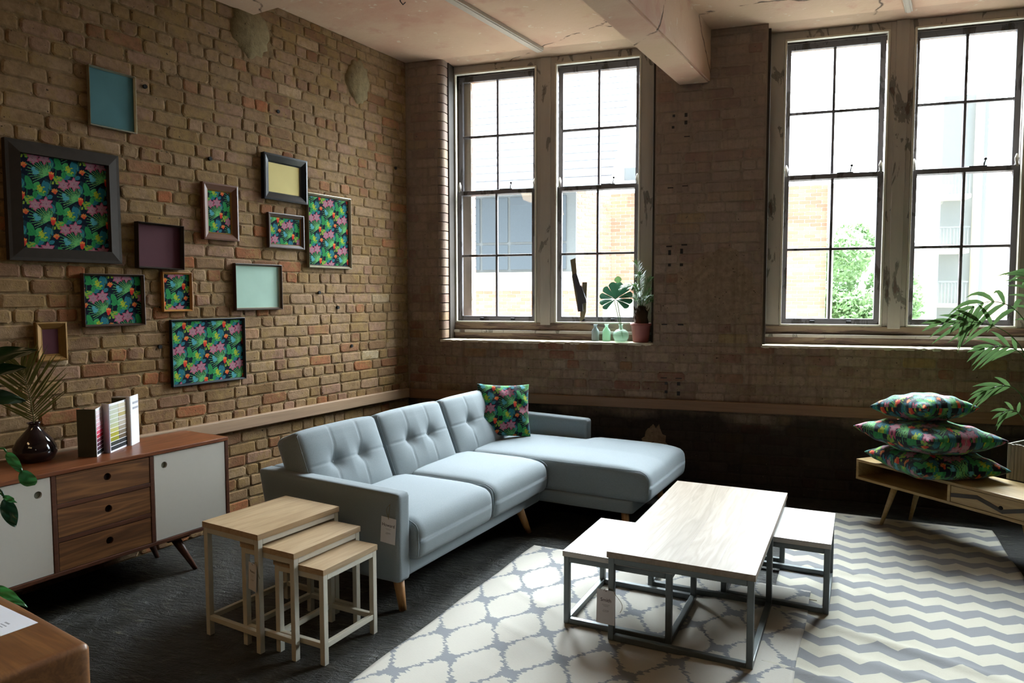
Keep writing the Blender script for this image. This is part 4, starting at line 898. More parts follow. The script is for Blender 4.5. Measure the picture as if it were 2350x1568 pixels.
# ------------------------------------------------------------------ colour chart standing on the sideboard
CH = root('colour_chart', wl_pt(.28, 3.0, zt), AL, 'folded zigzag paint colour chart with pink and olive swatches on sideboard', 'colour chart')
def panel(n0, s0, n1, s1, H_, mat, name='panel'):
    a, b = Vector((n0 - .28, 3.0 - s0, 0)), Vector((n1 - .28, 3.0 - s1, 0)); d_ = (b - a); L = d_.length; an = math.atan2(d_.y, d_.x)
    o = bx(name, (0, -.0015, 0), (L, .0015, H_), mat, CH, 0); o.location = a; o.rotation_euler = (0, 0, an); return o, L
panel(.262, 3.10, .349, 3.052, .255, 'greycard'); pk, Lp = panel(.349, 3.050, .262, 2.965, .256, 'card')
panel(.262, 2.965, .318, 2.962, .268, 'card'); gr, Lg = panel(.318, 2.960, .213, 2.800, .268, 'card'); panel(.213, 2.80, .14, 2.84, .275, 'greycard'); panel(.14, 2.838, .232, 2.79, .283, 'card'); wt, Lw = panel(.232, 2.788, .165, 2.70, .283, 'card')
def sw(par, L, H_, ncol, cols, x0=.006):
    nr = len(cols[0]); sp = (H_ - .018) / nr
    for c_ in range(ncol):
        for k, q in enumerate(cols[c_]):
            wcol = (L - .010) / ncol; mname = 'sw_%d_%d_%d' % q
            if mname not in M: M[mname] = plain('paint_swatch', col(*q), .6, amt=.01)
            xa = .005 + c_ * wcol + .001; bx('swatch', (xa, -.0026, H_ - .012 - (k + 1) * sp + .004), (xa + wcol - .003, -.0012, H_ - .012 - k * sp), mname, par, 0)
sw(pk, Lp, .256, 1, [[(206, 190, 190), (204, 182, 184), (200, 172, 176), (198, 156, 164), (194, 128, 140), (190, 60, 84), (160, 24, 44), (92, 26, 44), (66, 20, 40), (58, 22, 40), (24, 26, 32)]])
sw(gr, Lg, .268, 2, [[(178, 178, 160), (176, 180, 160), (176, 182, 156), (170, 176, 148), (168, 172, 130), (170, 166, 96), (150, 146, 44), (134, 132, 24), (40, 44, 36), (22, 26, 28)], [(188, 180, 156), (182, 172, 148), (160, 148, 96), (170, 160, 144), (164, 154, 136), (140, 130, 112), (112, 100, 82), (90, 76, 58), (24, 24, 26), (18, 20, 24)]])
for k, z in enumerate((.235, .205)): bx('swatch', (.03, -.0026, z), (Lw - .006, -.0012, z + .012), 'ink2', wt, 0)

# ------------------------------------------------------------------ plants: generic builders
def bez(ps, n):
    ps = [Vector(q) for q in ps]; out_ = []
    for i in range(n + 1):
        t_ = i / n; q = ps[:]
        while len(q) > 1: q = [q[k].lerp(q[k + 1], t_) for k in range(len(q) - 1)]
        out_.append(q[0])
    return out_
def strip(V_, F_, pts, w_, nrm, fold=.25):
    n = len(pts) - 1; base = len(V_)
    for i, p in enumerate(pts):
        t_ = i / n; d_ = (pts[min(i + 1, n)] - pts[max(i - 1, 0)]).normalized(); s_ = d_.cross(nrm); s_ = s_.normalized() if s_.length > 1e-4 else Vector((1, 0, 0)); nn = s_.cross(d_)
        ww = w_ * (math.sin(PI * min(1, .06 + t_ * .94) ** .75) + .03)
        V_ += [tuple(p - s_ * ww + nn * ww * fold), tuple(p), tuple(p + s_ * ww + nn * ww * fold)]
    for i in range(n):
        b0 = base + 3 * i; F_ += [(b0, b0 + 1, b0 + 4, b0 + 3), (b0 + 1, b0 + 2, b0 + 5, b0 + 4)]
def frond(parent, rach, nl, L, w_, mat, nrm=Vector((0, -1, 0)), start=.25, a0=65, a1=25, droop=.3, seed=0, rr=.004, name='frond', seg=5, up=0.0):
    rg = random.Random(seed); P_ = bez(rach, 40); bm = nb(); tube(bm, P_, [rr * (1 - .8 * i / 40) for i in range(41)], 6); V_, F_ = [], []
    nrm = nrm.normalized()
    for k in range(nl):
        t_ = start + (1 - start) * (k + .5) / nl; i = min(39, int(t_ * 40)); p = P_[i].lerp(P_[i + 1], t_ * 40 - i); d_ = (P_[i + 1] - P_[i]).normalized(); s_ = d_.cross(nrm).normalized()
        q = (t_ - start) / (1 - start); ll = L * (math.sin(PI * (.18 + .74 * q)) ** .7) * rg.uniform(.9, 1.08); an = rad(a0 + (a1 - a0) * q)
        for sg in (1, -1):
            dir_ = (d_ * math.cos(an) + s_ * sg * math.sin(an) + nrm * up).normalized() + Vector((rg.gauss(0, .05), rg.gauss(0, .05), rg.gauss(0, .05)))
            pts_ = [p + dir_ * ll * j / seg + Vector((0, 0, -1)) * droop * ll * (j / seg) ** 2 for j in range(seg + 1)]
            strip(V_, F_, pts_, w_, nrm)
    me = bpy.data.meshes.new('t'); me.from_pydata(V_, [], F_); bm.from_mesh(me); bpy.data.meshes.remove(me)
    return obj(name, bm, mat, parent, True)
def broad(parent, base, tip, W_, nrm, mat, curl=.1, wav=.0, seed=0, name='leaf', notch=0, stem=None, nu=18, nv=12):
    rg = random.Random(seed); base, tip = Vector(base), Vector(tip); d_ = tip - base; L = d_.length; d_.normalize(); nrm = Vector(nrm).normalized(); s_ = d_.cross(nrm).normalized(); nn = s_.cross(d_); V_, F_ = [], []
    for i in range(nu + 1):
        t_ = i / nu; prof = math.sin(PI * t_ ** .8) ** .75 if notch == 0 else (math.sin(PI * min(1, .12 + .88 * t_) ** .9)) ** .6
        for j in range(nv + 1):
            b = j / nv * 2 - 1; ww = W_ * prof
            if notch and abs(b) > .45: ww *= 1 - notch * (.5 + .5 * math.cos(t_ * 34 + (1.5 if b > 0 else 0))) * (abs(b) - .45)
            q = base + d_ * L * (t_ + (.10 * abs(b) * (1 if notch else 0) * (1 - t_))) + s_ * ww * b + nn * (curl * L * (-(t_ - .5) ** 2 * 4 + 1) + .25 * ww * abs(b) + wav * math.sin(t_ * 15 + b * 3 + seed) * abs(b))
            q.z -= curl * L * 1.2 * t_ ** 2; V_.append(tuple(q))
    for i in range(nu):
        for j in range(nv): k = i * (nv + 1) + j; F_.append((k, k + 1, k + nv + 2, k + nv + 1))
    bm = nb(); me = bpy.data.meshes.new('t'); me.from_pydata(V_, [], F_); bm.from_mesh(me); bpy.data.meshes.remove(me)
    if stem is not None: tube(bm, bez(stem, 14), [.0045 - .0015 * i / 14 for i in range(15)], 6)
    return obj(name, bm, mat, parent, True)

# dark vase with a feathery palm leaf
vb = wl_pt(.16, 3.262, zt); V1 = root('glass_vase', vb, 0, 'squat smoky brown glass vase standing left on the sideboard', 'vase')
prof = [(.068, 0), (.086, .012), (.100, .045), (.098, .075), (.078, .115), (.048, .150), (.026, .175), (.023, .190), (.030, .198), (.033, .202), (.028, .200), (.020, .188)]
obj('body', lathe(nb(), prof, 40), 'vase_dark', V1, True)
cvec = (Vector((CAM.x, CAM.y, 0)) - Vector((vb.x, vb.y, 0))).normalized(); rvec = Vector((-cvec.y, cvec.x, 0))
fr_ = frond(None, [vb + Vector((0, 0, .16)), vb + Vector((0, 0, .27)) + rvec * .004, vb + Vector((0, 0, .40)) - rvec * .02, vb + Vector((0, 0, .50)) - rvec * .045], 26, .26, .0042, 'leaf_dry', cvec, .12, 52, 22, .04, 3, .0035, 'palm_leaf', up=.05)
tag(fr_, 'dry feathery palm leaf standing in the smoky glass vase', 'palm leaf')

# broad-leaved plant whose pot stands out of frame on the low cabinet
# ------------------------------------------------------------------ low cabinet at the lower left, with a card
LC = root('side_cabinet', (.945, -4.274, 0), rad(-17.0), 'rounded brown wooden cabinet cut off at the lower left corner', 'cabinet')
M['acacia_x'] = wood('golden_brown_top', col(84, 50, 26), col(112, 72, 38), col(134, 92, 52), 0, .9, .4)
obj('shell', softbox((-.85, -.55, .14), (0, 0, .5), .022, (50, 34, 20)), 'acacia_x', LC, True)
for (x, y) in ((-.08, -.08), (-.78, -.08), (-.08, -.47), (-.78, -.47)): leg_t(x, y, x * 1.03, y * 1.0, .15, .024, .014, 'acacia_d', LC)
cdn = bx('price_card', (-.30, -.215, .5002), (0, 0, .5012), 'card', None, 0); cdn.location = (.657, -4.221, 0); cdn.rotation_euler = (0, 0, rad(-14)); tag(cdn, 'white printed card lying on the brown corner cabinet', 'card')
for k, (x, y, w_, h_) in enumerate(((-.10, -.06, .03, .006), (-.10, -.072, .04, .004), (-.10, -.082, .036, .004), (-.17, -.10, .05, .01))): bx('print_line', (x, y, .5012), (x + w_, y + h_, .5014), 'ink2', cdn, 0)
BP_ = root('potted_plant', (.24, -4.23, .5), 0, 'broad-leaved plant reaching in from the left edge above the cabinet', 'plant')
obj('pot', lathe(nb(), [(.07, 0), (.085, .01), (.10, .15), (.105, .17), (.095, .17), (.09, .14)], 28), 'planter', BP_, True); bb = nb(); bmesh.ops.create_cone(bb, cap_ends=True, segments=24, radius1=.09, radius2=.09, depth=.02, matrix=Matrix.Translation((0, 0, .145))); obj('soil', bb, 'soil', BP_)
O_ = Vector((.24, -4.23, .5)); tocam = (CAM - Vector((.5, -4.15, .9))).normalized()
def L_(base, tip, W__, mat, curl, seed, notch=0, nrm=None, stem=True, wav=.006):
    b_, t_ = Vector(base) - O_, Vector(tip) - O_
    broad(BP_, b_, t_, W__, nrm or tocam, mat, curl, wav, seed, stem=[(0, 0, .14), (.0, 0, .3), tuple(b_ + (b_ - t_) * .6 + Vector((0, 0, .05))), tuple(b_)] if stem else None, notch=notch)
L_((.462, -4.155, 1.055), (.515, -4.142, .985), .016, 'leaf_g', .05, 2); L_((.512, -4.142, .992), (.560, -4.134, .908), .024, 'leaf_g', -.28, 3, stem=False)
L_((.452, -4.165, .90), (.500, -4.155, .885), .010, 'leaf_g', .1, 4); L_((.455, -4.165, .895), (.492, -4.160, .778), .024, 'leaf_m', -.1, 5)
L_((.436, -4.20, .592), (.537, -4.165, .532), .016, 'leaf_g', .12, 6)
L_((.30, -4.20, 1.26), (.395, -4.02, 1.225), .03, 'leaf_d', .05, 7)
# tall dark-leaved plant beyond it
DPp = wl_pt(.6, 4.2); DP_ = root('rubber_plant', (DPp.x, DPp.y, 0), 0, 'dark broad-leaved plant entering at left above the dry palm leaf', 'plant')
obj('pot', lathe(nb(), [(.11, 0), (.13, .01), (.15, .24), (.155, .26), (.145, .26), (.14, .22)], 28), 'planter', DP_, True)
tp = (CAM - Vector((.0, -3.85, 1.3))).normalized(); OD = Vector((DPp.x, DPp.y, 0))
obj('stem', tube(nb(), bez([(0, 0, .2), (.02, 0, .7), (-.02, .1, 1.2)], 12), [.014] * 6 + [.010] * 7, 8), 'bark', DP_, True)
for (b_, t_, w_, sd_) in (((-.10, -3.90, 1.30), (.183, -3.798, 1.40), .040, 1), ((-.12, -3.90, 1.26), (.14, -3.81, 1.325), .036, 2), ((-.12, -3.92, 1.18), (.06, -3.86, 1.25), .032, 5)):
    b_, t_ = Vector(b_) - OD, Vector(t_) - OD; broad(DP_, b_, t_, w_, tp + Vector((0, 0, .5)), 'leaf_d', .05, .005, sd_, stem=[(-.02, .1, 1.0), (-.05, .15, 1.15), tuple(b_ - (t_ - b_) * .2), tuple(b_)])

# ------------------------------------------------------------------ pictures on the side wall
def picture(s0, s1, z0, z1, bw, th, mat, kind, label, inner=None, tilt=0, seed=0, cw=.150, name='framed_print', prof=0):
    pa, pb_ = (th * .72, th) if prof else (th, th * .55)
    sc, zc = (s0 + s1) / 2, (z0 + z1) / 2; hw, hh = (s1 - s0) / 2, (z1 - z0) / 2; p = wl_pt(.0105, sc, zc)
    R_ = root(name, p, AL, label, 'picture', 'framed pieces hung on the side wall')
    R_.rotation_euler = Matrix.Rotation(AL, 3, 'Z').to_euler() if not tilt else (Matrix.Rotation(AL, 3, 'Z') @ Matrix.Rotation(rad(tilt), 3, 'X')).to_euler()
    def rail4(nm, a, b, d0, x0, x1, x2, mt):
        # mitred moulding between outer half-sizes a,b and width d0; heights x1 outer, x2 inner
        for k in range(4):
            bm = nb()
            def cr(i, q, x): 
                sy, sz = ((-1, -1), (1, -1), (1, 1), (-1, 1))[i % 4]; return bm.verts.new((x, sy * (a - q), sz * (b - q)))
            o_ = [cr(k, 0, x0), cr(k, 0, x1), cr(k, d0 * .25, x1 + .0015), cr(k, d0, x2), cr(k, d0, x0)]; p_ = [cr(k + 1, 0, x0), cr(k + 1, 0, x1), cr(k + 1, d0 * .25, x1 + .0015), cr(k + 1, d0, x2), cr(k + 1, d0, x0)]
            for i in range(5): bm.faces.new((o_[i], o_[(i + 1) % 5], p_[(i + 1) % 5], p_[i]))
            bm.faces.new(o_); bm.faces.new(p_[::-1]); bmesh.ops.recalc_face_normals(bm, faces=bm.faces[:]); obj(nm, bm, mt, R_)
    rail4('frame_side', hw, hh, bw, 0, pa, pb_, mat)
    if inner: rail4('inner_slip', hw - bw + .001, hh - bw + .001, inner[0], .001, th * .5, th * .30, inner[1]); bw += inner[0]
    iw, ih = hw - bw + .003, hh - bw + .003; xb = th * .28
    if kind == 'print':
        rg = random.Random(seed); ox, oy = rg.uniform(0, 2), rg.uniform(0, 2); n1 = min(300, int(2 * iw / .0022)); n2 = min(300, int(2 * ih / .0022))
        grid_mesh('print', lambda a, b: np.stack([np.full_like(a, xb), (a * 2 - 1) * iw, (b * 2 - 1) * ih], 1), n1, n2, 'print', R_, False, lambda a, b: pattern(a * 2 * iw + ox, (1 - b) * 2 * ih + oy, cw))
    else: bx('panel', (.001, -iw, -ih), (xb, iw, ih), kind, R_, 0)
    bx('backing', (0, -iw, -ih), (xb - .001, iw, ih), 'f_brown', R_, 0) if kind == 'print' else None
    return R_
picture(2.563, 2.838, 2.563, 2.895, .009, .024, 'f_silver', 'teal', 'plain teal panel in thin brass-edged frame, highest on the wall', name='framed_picture', tilt=-.4)
picture(2.690, 3.285, 1.785, 2.410, .066, .046, 'f_dark', 'print', 'largest jungle print in a deep dark wooden frame', seed=1, prof=1)
picture(2.287, 2.592, 1.763, 2.040, .011, .040, 'f_dark', 'plum', 'square plum panel in thin black box frame beside the largest print', name='framed_picture', tilt=-1.2)
picture(1.860, 2.133, 1.968, 2.340, .042, .030, 'f_walnut', 'print', 'narrow upright jungle print in a moulded walnut frame', inner=(.010, 'f_gold'), seed=2, cw=.135)
picture(1.232, 1.638, 2.284, 2.611, .050, .034, 'f_black', 'yellow', 'pale yellow panel in a wide glossy black frame', inner=(.010, 'f_teal'), name='framed_picture', tilt=-.6)
picture(1.264, 1.600, 1.943, 2.195, .026, .024, 'f_brown', 'print', 'small wide jungle print under the yellow panel', seed=3, inner=(.006, 'f_gold'), cw=.14)
picture(.758, 1.222, 1.812, 2.380, .016, .026, 'f_silver', 'print', 'tall jungle print in slim metal-edged frame nearest the window wall', inner=(.008, 'f_brown'), seed=4, cw=.15)
picture(1.490, 1.897, 1.496, 1.820, .014, .028, 'f_brown', 'mint', 'pale mint cloth in a thin brown frame', inner=(.005, 'f_silver'), name='framed_picture')
picture(2.224, 2.430, 1.498, 1.746, .014, .022, 'f_oak', 'print', 'smallest jungle print, upright in a honey oak frame', seed=5, cw=.14)
picture(2.556, 2.918, 1.421, 1.725, .013, .032, 'f_brown', 'print', 'wide jungle print in thin brown box frame below the largest print', seed=6, cw=.145)
picture(1.823, 2.383, 1.018, 1.446, .014, .022, 'f_teal', 'print', 'lowest jungle print, wide in a thin blue-black frame', seed=7, cw=.15)
picture(3.013, 3.172, 1.243, 1.456, .030, .026, 'f_gold', 'plum', 'little plum panel in a stepped gold frame above the sideboard', inner=(.010, 'f_gold'), name='framed_picture')

# ------------------------------------------------------------------ bench with planter
BN = root('low_bench', (3.70, -.476, 0), rad(-49), 'low blond wood media bench with tapered legs below the right window', 'bench')
L, D_, z0, z1, th = 1.36, .38, .290, .432, .018
bx('top', (0, 0, z1 - th), (L, D_, z1), 'oak', BN, .002); bx('bottom', (0, 0, z0), (L, D_, z0 + th), 'oak', BN, .002)
for x in (0, .675, L - th): bx('side', (x, .001, z0 + th), (x + th, D_ - .001, z1 - th), 'oak', BN, .001)
bx('back_panel', (th, D_ - .012, z0 + th), (L - th, D_ - .002, z1 - th), 'oak', BN, 0)
dr = bx('drawer', (.697, .004, z0 + th + .003), (L - th - .003, .020, z1 - th - .003), 'oak', BN, .001)
zz = [(.697, .352), (.86, .378), (1.01, .333), (1.16, .380), (L - th - .003, .340)]
bm = nb(); hw = .0125; va = []
for (x, z) in zz: va.append((bm.verts.new((x, .0015, z - hw)), bm.verts.new((x, .0015, z + hw)), bm.verts.new((x, .006, z - hw)), bm.verts.new((x, .006, z + hw))))
for a, b in zip(va, va[1:]): bm.faces.new((a[0], b[0], b[1], a[1])); bm.faces.new((a[1], b[1], b[3], a[3])); bm.faces.new((a[2], a[0], b[0], b[2]))
bmesh.ops.recalc_face_normals(bm, faces=bm.faces[:]); obj('inlay', bm, 'dark_inlay', dr)
bm = nb(); bmesh.ops.create_cone(bm, cap_ends=True, segments=20, radius1=.012, radius2=.012, depth=.006, matrix=Matrix.Translation((1.0, .004, .352)) @ Matrix.Rotation(PI / 2, 4, 'X')); obj('finger_hole', bm, 'black', dr)
for (x, y, fx, fy) in ((.26, .07, .178, .045), (L - .26, .07, L - .18, .045), (.26, D_ - .07, .178, D_ - .045), (L - .26, D_ - .07, L - .18, D_ - .045)):
    leg_t(x, y, fx, fy, z0, .021, .011, 'oak', BN); bx('leg_bracket', (x - .07, y - .03, z0 - .014), (x + .05, y + .03, z0 + .002), 'oak', BN, .005)
BN.location.z = .008
for o in bpy.data.objects:
    if o.name.startswith('floor_cushion') or o.name == 'throw_cushion.001': o.location.z = .008
PL = root('planter', (4.512, -.805, .441), rad(-42), 'square grey slatted planter at the right end of the bench', 'planter')
w_, h_ = .235, .225
for k in range(12):
    x = k * w_ / 12
    for (lo, hi) in (((x + .0006, 0, 0), (x + w_ / 12 - .0006, .012, h_ - .004 * (k % 3 == 1))), ((x + .0006, w_ - .012, 0), (x + w_ / 12 - .0006, w_, h_))): bx('slat', lo, hi, 'planter', PL, .001, 1)
    if 0 < k < 11:
        for (lo, hi) in (((0, x + .0006, 0), (.012, x + w_ / 12 - .0006, h_)), ((w_ - .012, x + .0006, 0), (w_, x + w_ / 12 - .0006, h_))): bx('slat', lo, hi, 'planter', PL, .001, 1)
bx('soil', (.012, .012, .01), (w_ - .012, w_ - .012, h_ - .03), 'soil', PL, 0)
PC = Matrix.Translation((4.512, -.805, .441)) @ Matrix.Rotation(rad(-42), 4, 'Z') @ Vector((w_ / 2, w_ / 2, h_ - .03))
PT = root('kentia_palm', PC, 0, 'arching green kentia palm growing from the slatted planter', 'plant')
def kf(rach, nl, L, wd, seed, **kw): frond(PT, [Vector(q) - PC for q in rach], nl, L, wd, 'leaf', seed=seed, rr=.0055, **kw)
B0 = tuple(PC)
kf([B0, (4.66, -.80, 1.0), (4.74, -.80, 1.72), (4.30, -.84, 1.60), (4.235, -.85, 1.47)], 6, .23, .0135, 1, start=.56, a0=60, a1=15, droop=.7)
kf([B0, (4.64, -.80, 1.0), (4.66, -.80, 1.48), (4.35, -.84, 1.44), (4.07, -.86, 1.42)], 5, .22, .0125, 2, start=.66, a0=45, a1=8, droop=.25)
kf([B0, (4.64, -.78, .95), (4.66, -.78, 1.33), (4.50, -.82, 1.30), (4.33, -.84, 1.255)], 5, .18, .0120, 3, start=.62, a0=50, a1=10, droop=.30)
kf([B0, (4.62, -.80, .85), (4.60, -.80, 1.10), (4.46, -.83, 1.05), (4.35, -.85, .985)], 4, .18, .0120, 4, start=.6, a0=35, a1=8, droop=.30)
kf([B0, (4.62, -.80, .75), (4.58, -.82, .92), (4.50, -.84, .90), (4.45, -.86, .85)], 4, .12, .010, 5, start=.5, a0=55, a1=20, droop=.35)
kf([B0, (4.80, -.85, 1.1), (5.0, -.9, 1.7), (5.2, -1.0, 1.5)], 12, .30, .011, 6, start=.45, droop=.4)
kf([B0, (4.72, -.75, 1.1), (4.75, -.6, 1.8), (4.70, -.45, 1.75)], 10, .26, .010, 7, start=.5, droop=.4)
kf([B0, (4.75, -.95, 1.0), (4.9, -1.2, 1.5), (4.95, -1.4, 1.3)], 12, .28, .011, 8, start=.45, droop=.4)

# ------------------------------------------------------------------ things on the first window's sill
def bottle(x, y, h_, r_, mat, label):
    o = obj('glass_bottle', lathe(nb(), [(r_ * .9, 0), (r_, .006), (r_, h_ * .56), (r_ * .82, h_ * .68), (r_ * .42, h_ * .80), (r_ * .40, h_ * .93), (r_ * .62, h_ * .98), (r_ * .62, h_), (r_ * .36, h_), (r_ * .34, h_ * .8), (r_ * .78, h_ * .67), (r_ * .93, h_ * .55), (r_ * .93, .012), (.001, .012)], 28), mat, None, True)
    o.location = (x, y, ZS + .0005); return tag(o, label, 'bottle', 'glass bottles on the window sill')
bottle(1.706, .165, .142, .034, 'glass_s', 'smoky grey glass bottle, furthest left on the window sill'); bottle(1.806, .150, .146, .036, 'glass_g', 'green glass bottle standing between smoky bottle and ribbed vase')
rv = obj('ribbed_vase', lathe(nb(), [(.035, 0), (.050, .006), (.064, .035), (.067, .055), (.060, .082), (.040, .100), (.018, .108), (.016, .135), (.022, .146), (.018, .146), (.012, .135), (.014, .108), (.036, .096), (.056, .080), (.062, .055), (.060, .035), (.046, .012), (.001, .010)], 60, .05, 12), 'glass_p', None, True); rv.location = (1.935, .115, ZS + .0005); tag(rv, 'round ribbed pale green glass vase on the window sill', 'vase')
ml = root('monstera_cutting', (1.935, .115, ZS + .03), 0, 'single monstera leaf on a thin stalk in the ribbed vase', 'leaf')
obj('stalk', tube(nb(), bez([(.018, 0, 0), (.0, 0, .12), (-.015, -.01, .24), (-.03, -.02, .31)], 12), .0035, 8), 'leaf', ml, True); obj('stalk', tube(nb(), bez([(.012, 0, .02), (-.01, 0, .12), (-.035, -.01, .24), (-.055, -.02, .32)], 12), .003, 8), 'leaf', ml, True)
def monstera(parent, c, up_, rt, Hh, Ww, mat):
    """Heart-shaped, deeply slit blade; up_ points from stalk joint to tip."""
    c, up_, rt = Vector(c), Vector(up_).normalized(), Vector(rt).normalized(); nn = rt.cross(up_); V_, F_ = [], []
    for sg in (-1, 1):
        lobes = 5; gap = rad(3.5)
        for k in range(lobes):
            b0_ = rad(-48 + k * 138 / lobes); b1_ = rad(-48 + (k + 1) * 138 / lobes); m = 8; ns = 5; base = len(V_)
            for i in range(m + 1):
                t_ = i / m; gp = gap * max(0, (t_ - .60) / .40) ** .6
                for j in range(ns + 1):
                    a0_ = b0_ + (gp / 2 if k else 0); a1_ = b1_ - (gp / 2 if k < lobes - 1 else 0); a = a0_ + (a1_ - a0_) * j / ns
                    Rr = (.74 + .26 * math.sin(rad(90) * (k + j / ns) / lobes)) * (1 - .10 * abs(j / ns * 2 - 1) ** 2 * t_)
                    q = c + rt * sg * math.cos(a) * Rr * Ww * t_ + up_ * math.sin(a) * Rr * Hh * t_ + nn * (-.03 * (t_ * math.cos(a)) ** 2 + .01 * math.sin(j * .6 + k) * .4)
                    V_.append(tuple(q))
            for i in range(m):
                for j in range(ns): q = base + i * (ns + 1) + j; F_.append((q, q + 1, q + ns + 2, q + ns + 1))
    me = bpy.data.meshes.new('blade'); me.from_pydata(V_, [], F_); me.materials.append(M[mat]); me.shade_smooth(); o = bpy.data.objects.new('blade', me); C.objects.link(o); o.parent = parent; return o
monstera(ml, (-.045, -.02, .33), (-.05, .35, .75), (1, 0, .05), .17, .165, 'leaf_m')
tip = broad(ml, (-.03, .03, .47), (-.035, .04, .53), .032, (0, -1, .2), 'leaf', .02, 0, 2)
PP_ = root('potted_palm', (2.105, .108, ZS), 0, 'small bushy palm in a pink plastic pot at the right of the sill', 'plant')
obj('pot', lathe(nb(), [(.062, 0), (.066, .004), (.080, .135), (.088, .140), (.090, .160), (.083, .160), (.078, .14), (.001, .14)], 36), 'terracotta', PP_, True)
bm = nb(); rg = random.Random(2); prof = [(.052, .135), (.060, .17), (.056, .21), (.050, .25), (.032, .29), (.012, .31)]; lathe(bm, prof, 22)
for v_ in bm.verts: v_.co += Vector((rg.gauss(0, .005), rg.gauss(0, .005), rg.gauss(0, .004)))
tb_ = [(math.cos(a) * r_, math.sin(a) * r_, z) for a, r_, z in [(rg.uniform(0, 6.28), rg.uniform(.03, .06), rg.uniform(.15, .28)) for _ in range(60)]]
for q in tb_: tube(bm, [q, (q[0] * 1.25, q[1] * 1.25, q[2] + .035)], [.005, .001], 5)
obj('trunk', bm, 'trunk', PP_, True)
for k in range(17):
    a = 2 * PI * k / 17 + rg.uniform(-.2, .2); el = rg.choice((.25, .45, .7, .95)) ; R_ = .17 * (1.25 - el); zt_ = .30 + .37 * el + rg.uniform(-.03, .03)
    dx, dy = math.cos(a) * R_, math.sin(a) * R_ * (.55 if math.sin(a) > 0 else 1.0) * .62
    frond(PP_, [(0, 0, .27), (dx * .25, dy * .25, .27 + (zt_ - .27) * .7), (dx * .7, dy * .7, zt_ + .02), (dx * 1.15, dy * 1.15, zt_ - .05 * (1 - el))], 20, .095, .0028, 'leaf', Vector((dx * .3, dy * .3 - .02, .12)), .25, 60, 25, .25, k, .002, up=.25)
SCU = root('strip_sculpture', (1.47, .245, 1.36), 0, 'abstract sculpture of overlapping flat metal strips leaning in the window', 'sculpture')
def slab(pts_, y0, y1, mat):
    bm = nb(); a = [bm.verts.new((x - 1.47, y0 - .245, z - 1.36)) for x, z in pts_]; b = [bm.verts.new((x - 1.47, y1 - .245, z - 1.36)) for x, z in pts_]; bm.faces.new(a); bm.faces.new(b)
    for i in range(len(pts_)): bm.faces.new((a[i], a[(i + 1) % len(pts_)], b[(i + 1) % len(pts_)], b[i]))
    bmesh.ops.recalc_face_normals(bm, faces=bm.faces[:]); obj('strip', bm, mat, SCU)
slab([(1.465, 1.905), (1.512, 1.923), (1.524, 1.79), (1.483, 1.775)], .236, .248, 'sculpt_a')
slab([(1.483, 1.775), (1.524, 1.79), (1.578, 1.62), (1.560, 1.50), (1.542, 1.452), (1.530, 1.60)], .226, .238, 'sculpt_b'); slab([(1.478, 1.77), (1.490, 1.76), (1.548, 1.60), (1.556, 1.50), (1.545, 1.452), (1.534, 1.454)], .240, .250, 'sculpt_a')
slab([(1.572, 1.709), (1.614, 1.709), (1.606, 1.45), (1.590, 1.39), (1.552, 1.36), (1.556, 1.50)], .248, .260, 'sculpt_a'); slab([(1.566, 1.69), (1.612, 1.56), (1.616, 1.53), (1.580, 1.52), (1.585, 1.455), (1.542, 1.45), (1.553, 1.60)], .214, .226, 'sculpt_b')

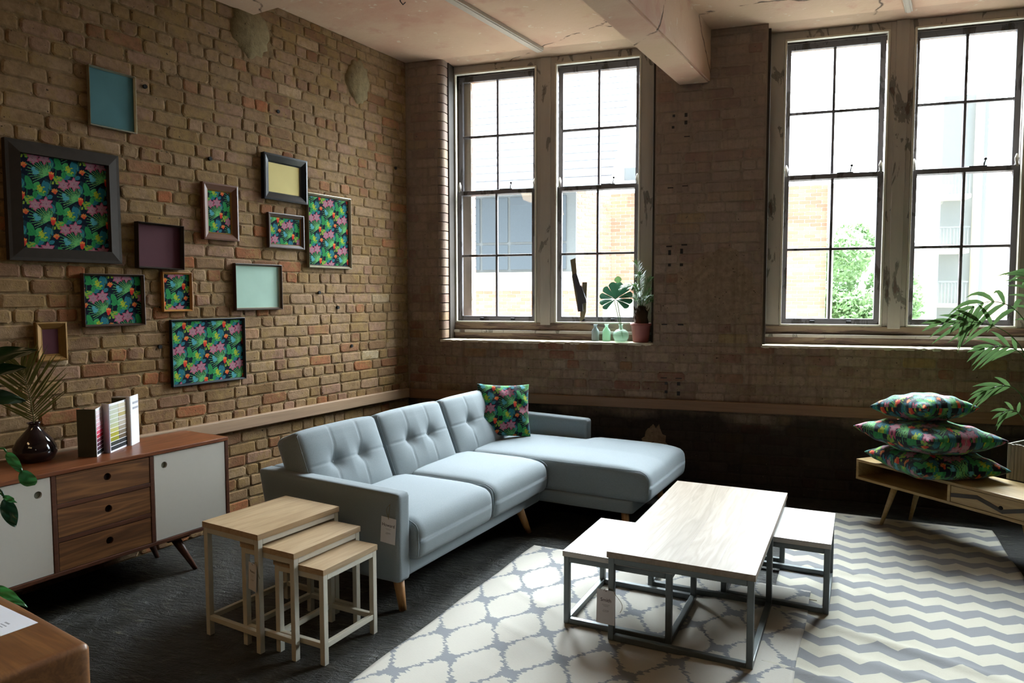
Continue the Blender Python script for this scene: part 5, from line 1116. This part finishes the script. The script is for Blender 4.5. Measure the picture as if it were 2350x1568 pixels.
# ------------------------------------------------------------------ hanging tags
def ptag(loc, rz, W_, H_, head, price, label, tilt=0, string=None, right=False):
    R_ = root('price_tag', loc, rz, label, 'price tag', 'swing tags on the furniture'); R_.rotation_euler = (0, rad(tilt), rz)
    bx('card', (-W_ / 2, -.0012, -H_), (W_ / 2, 0, 0), 'card', R_, 0)
    def txt(s_, size, z, mat):
        cu = bpy.data.curves.new('lettering', 'FONT'); cu.body = s_; cu.size = size; cu.align_x = 'CENTER'; cu.align_y = 'CENTER'; cu.extrude = .0002; cu.materials.append(M[mat])
        t_ = bpy.data.objects.new('lettering', cu); C.objects.link(t_); bpy.context.view_layer.update()
        me = bpy.data.meshes.new_from_object(t_.evaluated_get(bpy.context.evaluated_depsgraph_get())); bpy.data.objects.remove(t_)
        o = bpy.data.objects.new('lettering', me); C.objects.link(o); o.parent = R_; o.location = (0, -.0016, z); o.rotation_euler = (PI / 2, 0, 0)
    txt(head, W_ * .26, -H_ * .30, 'ink'); txt(price, W_ * .16, -H_ * .62, 'ink2')
    bx('print_line', (-W_ * .2, -.0016, -H_ * .44), (W_ * .2, -.001, -H_ * .43), 'ink2', R_, 0); bx('print_line', (-W_ * .14, -.0016, -H_ * .48), (W_ * .14, -.001, -H_ * .47), 'ink2', R_, 0)
    bm = nb(); bmesh.ops.create_cone(bm, cap_ends=True, segments=12, radius1=.0022, radius2=.0022, depth=.0006, matrix=Matrix.Translation((0, -.0016, -.006)) @ Matrix.Rotation(PI / 2, 4, 'X')); obj('eyelet', bm, 'black', R_)
    for st_ in string: obj('string', tube(nb(), bez(st_, 14), .0011, 5), 'twine', R_, True)
    return R_
def sp_(u_, v_, z_): return sofaM @ Vector((u_, v_, z_))
ptag(sp_(-.043, -.006, .492), rad(-11.1), .092, .132, 'Howard', '£899', 'white price tag hanging from the grey sofa arm', 4, [[(0, -.003, -.006), (0, -.002, .03), (.004, 0, .07)], [(0, -.003, -.004), (-.01, -.002, .03), (-.03, -.001, .035), (.004, 0, .068)]])
ctM = Matrix.Translation((2.332, -2.798, .0145)) @ Matrix.Rotation(rad(-8.6), 4, 'Z')
ptag(ctM @ Vector((.001, -.004, .238)), rad(-8.6), .088, .160, 'Smith', '£229', 'white price tag tied to the coffee table leg', 1, [[(-.01, -.003, -.006), (-.01, -.004, .012), (.015, -.003, .016), (.035, -.002, .004)], [(.035, -.002, .004), (.05, -.004, -.03), (.10, -.006, -.04), (.07, -.006, -.09)]])
nM = Matrix.Translation((.510, -3.276, 0)) @ Matrix.Rotation(rad(-13.4), 4, 'Z')
ptag(nM @ Vector((.350, -.002, .412)), rad(-13.4) - .15, .062, .125, 'Vasco', '£199', 'white price tag tied to the tallest nest table leg', 3, [[(0, -.003, -.004), (.0, -.006, .01), (.02, -.008, .01), (.034, -.002, .015)], [(.034, -.004, .012), (.04, -.004, -.02), (.06, -.004, -.04), (.065, -.004, -.05)]])
# loose cable on the rugs
o = obj('loose_string', tube(nb(), bez([(3.06, -2.12, .016), (3.14, -2.0, .018), (3.20, -2.05, .018), (3.30, -2.06, .018)], 20), .0018, 6), 'twine', None, True); tag(o, 'thin brown string lying on the rug under the right stool', 'string')
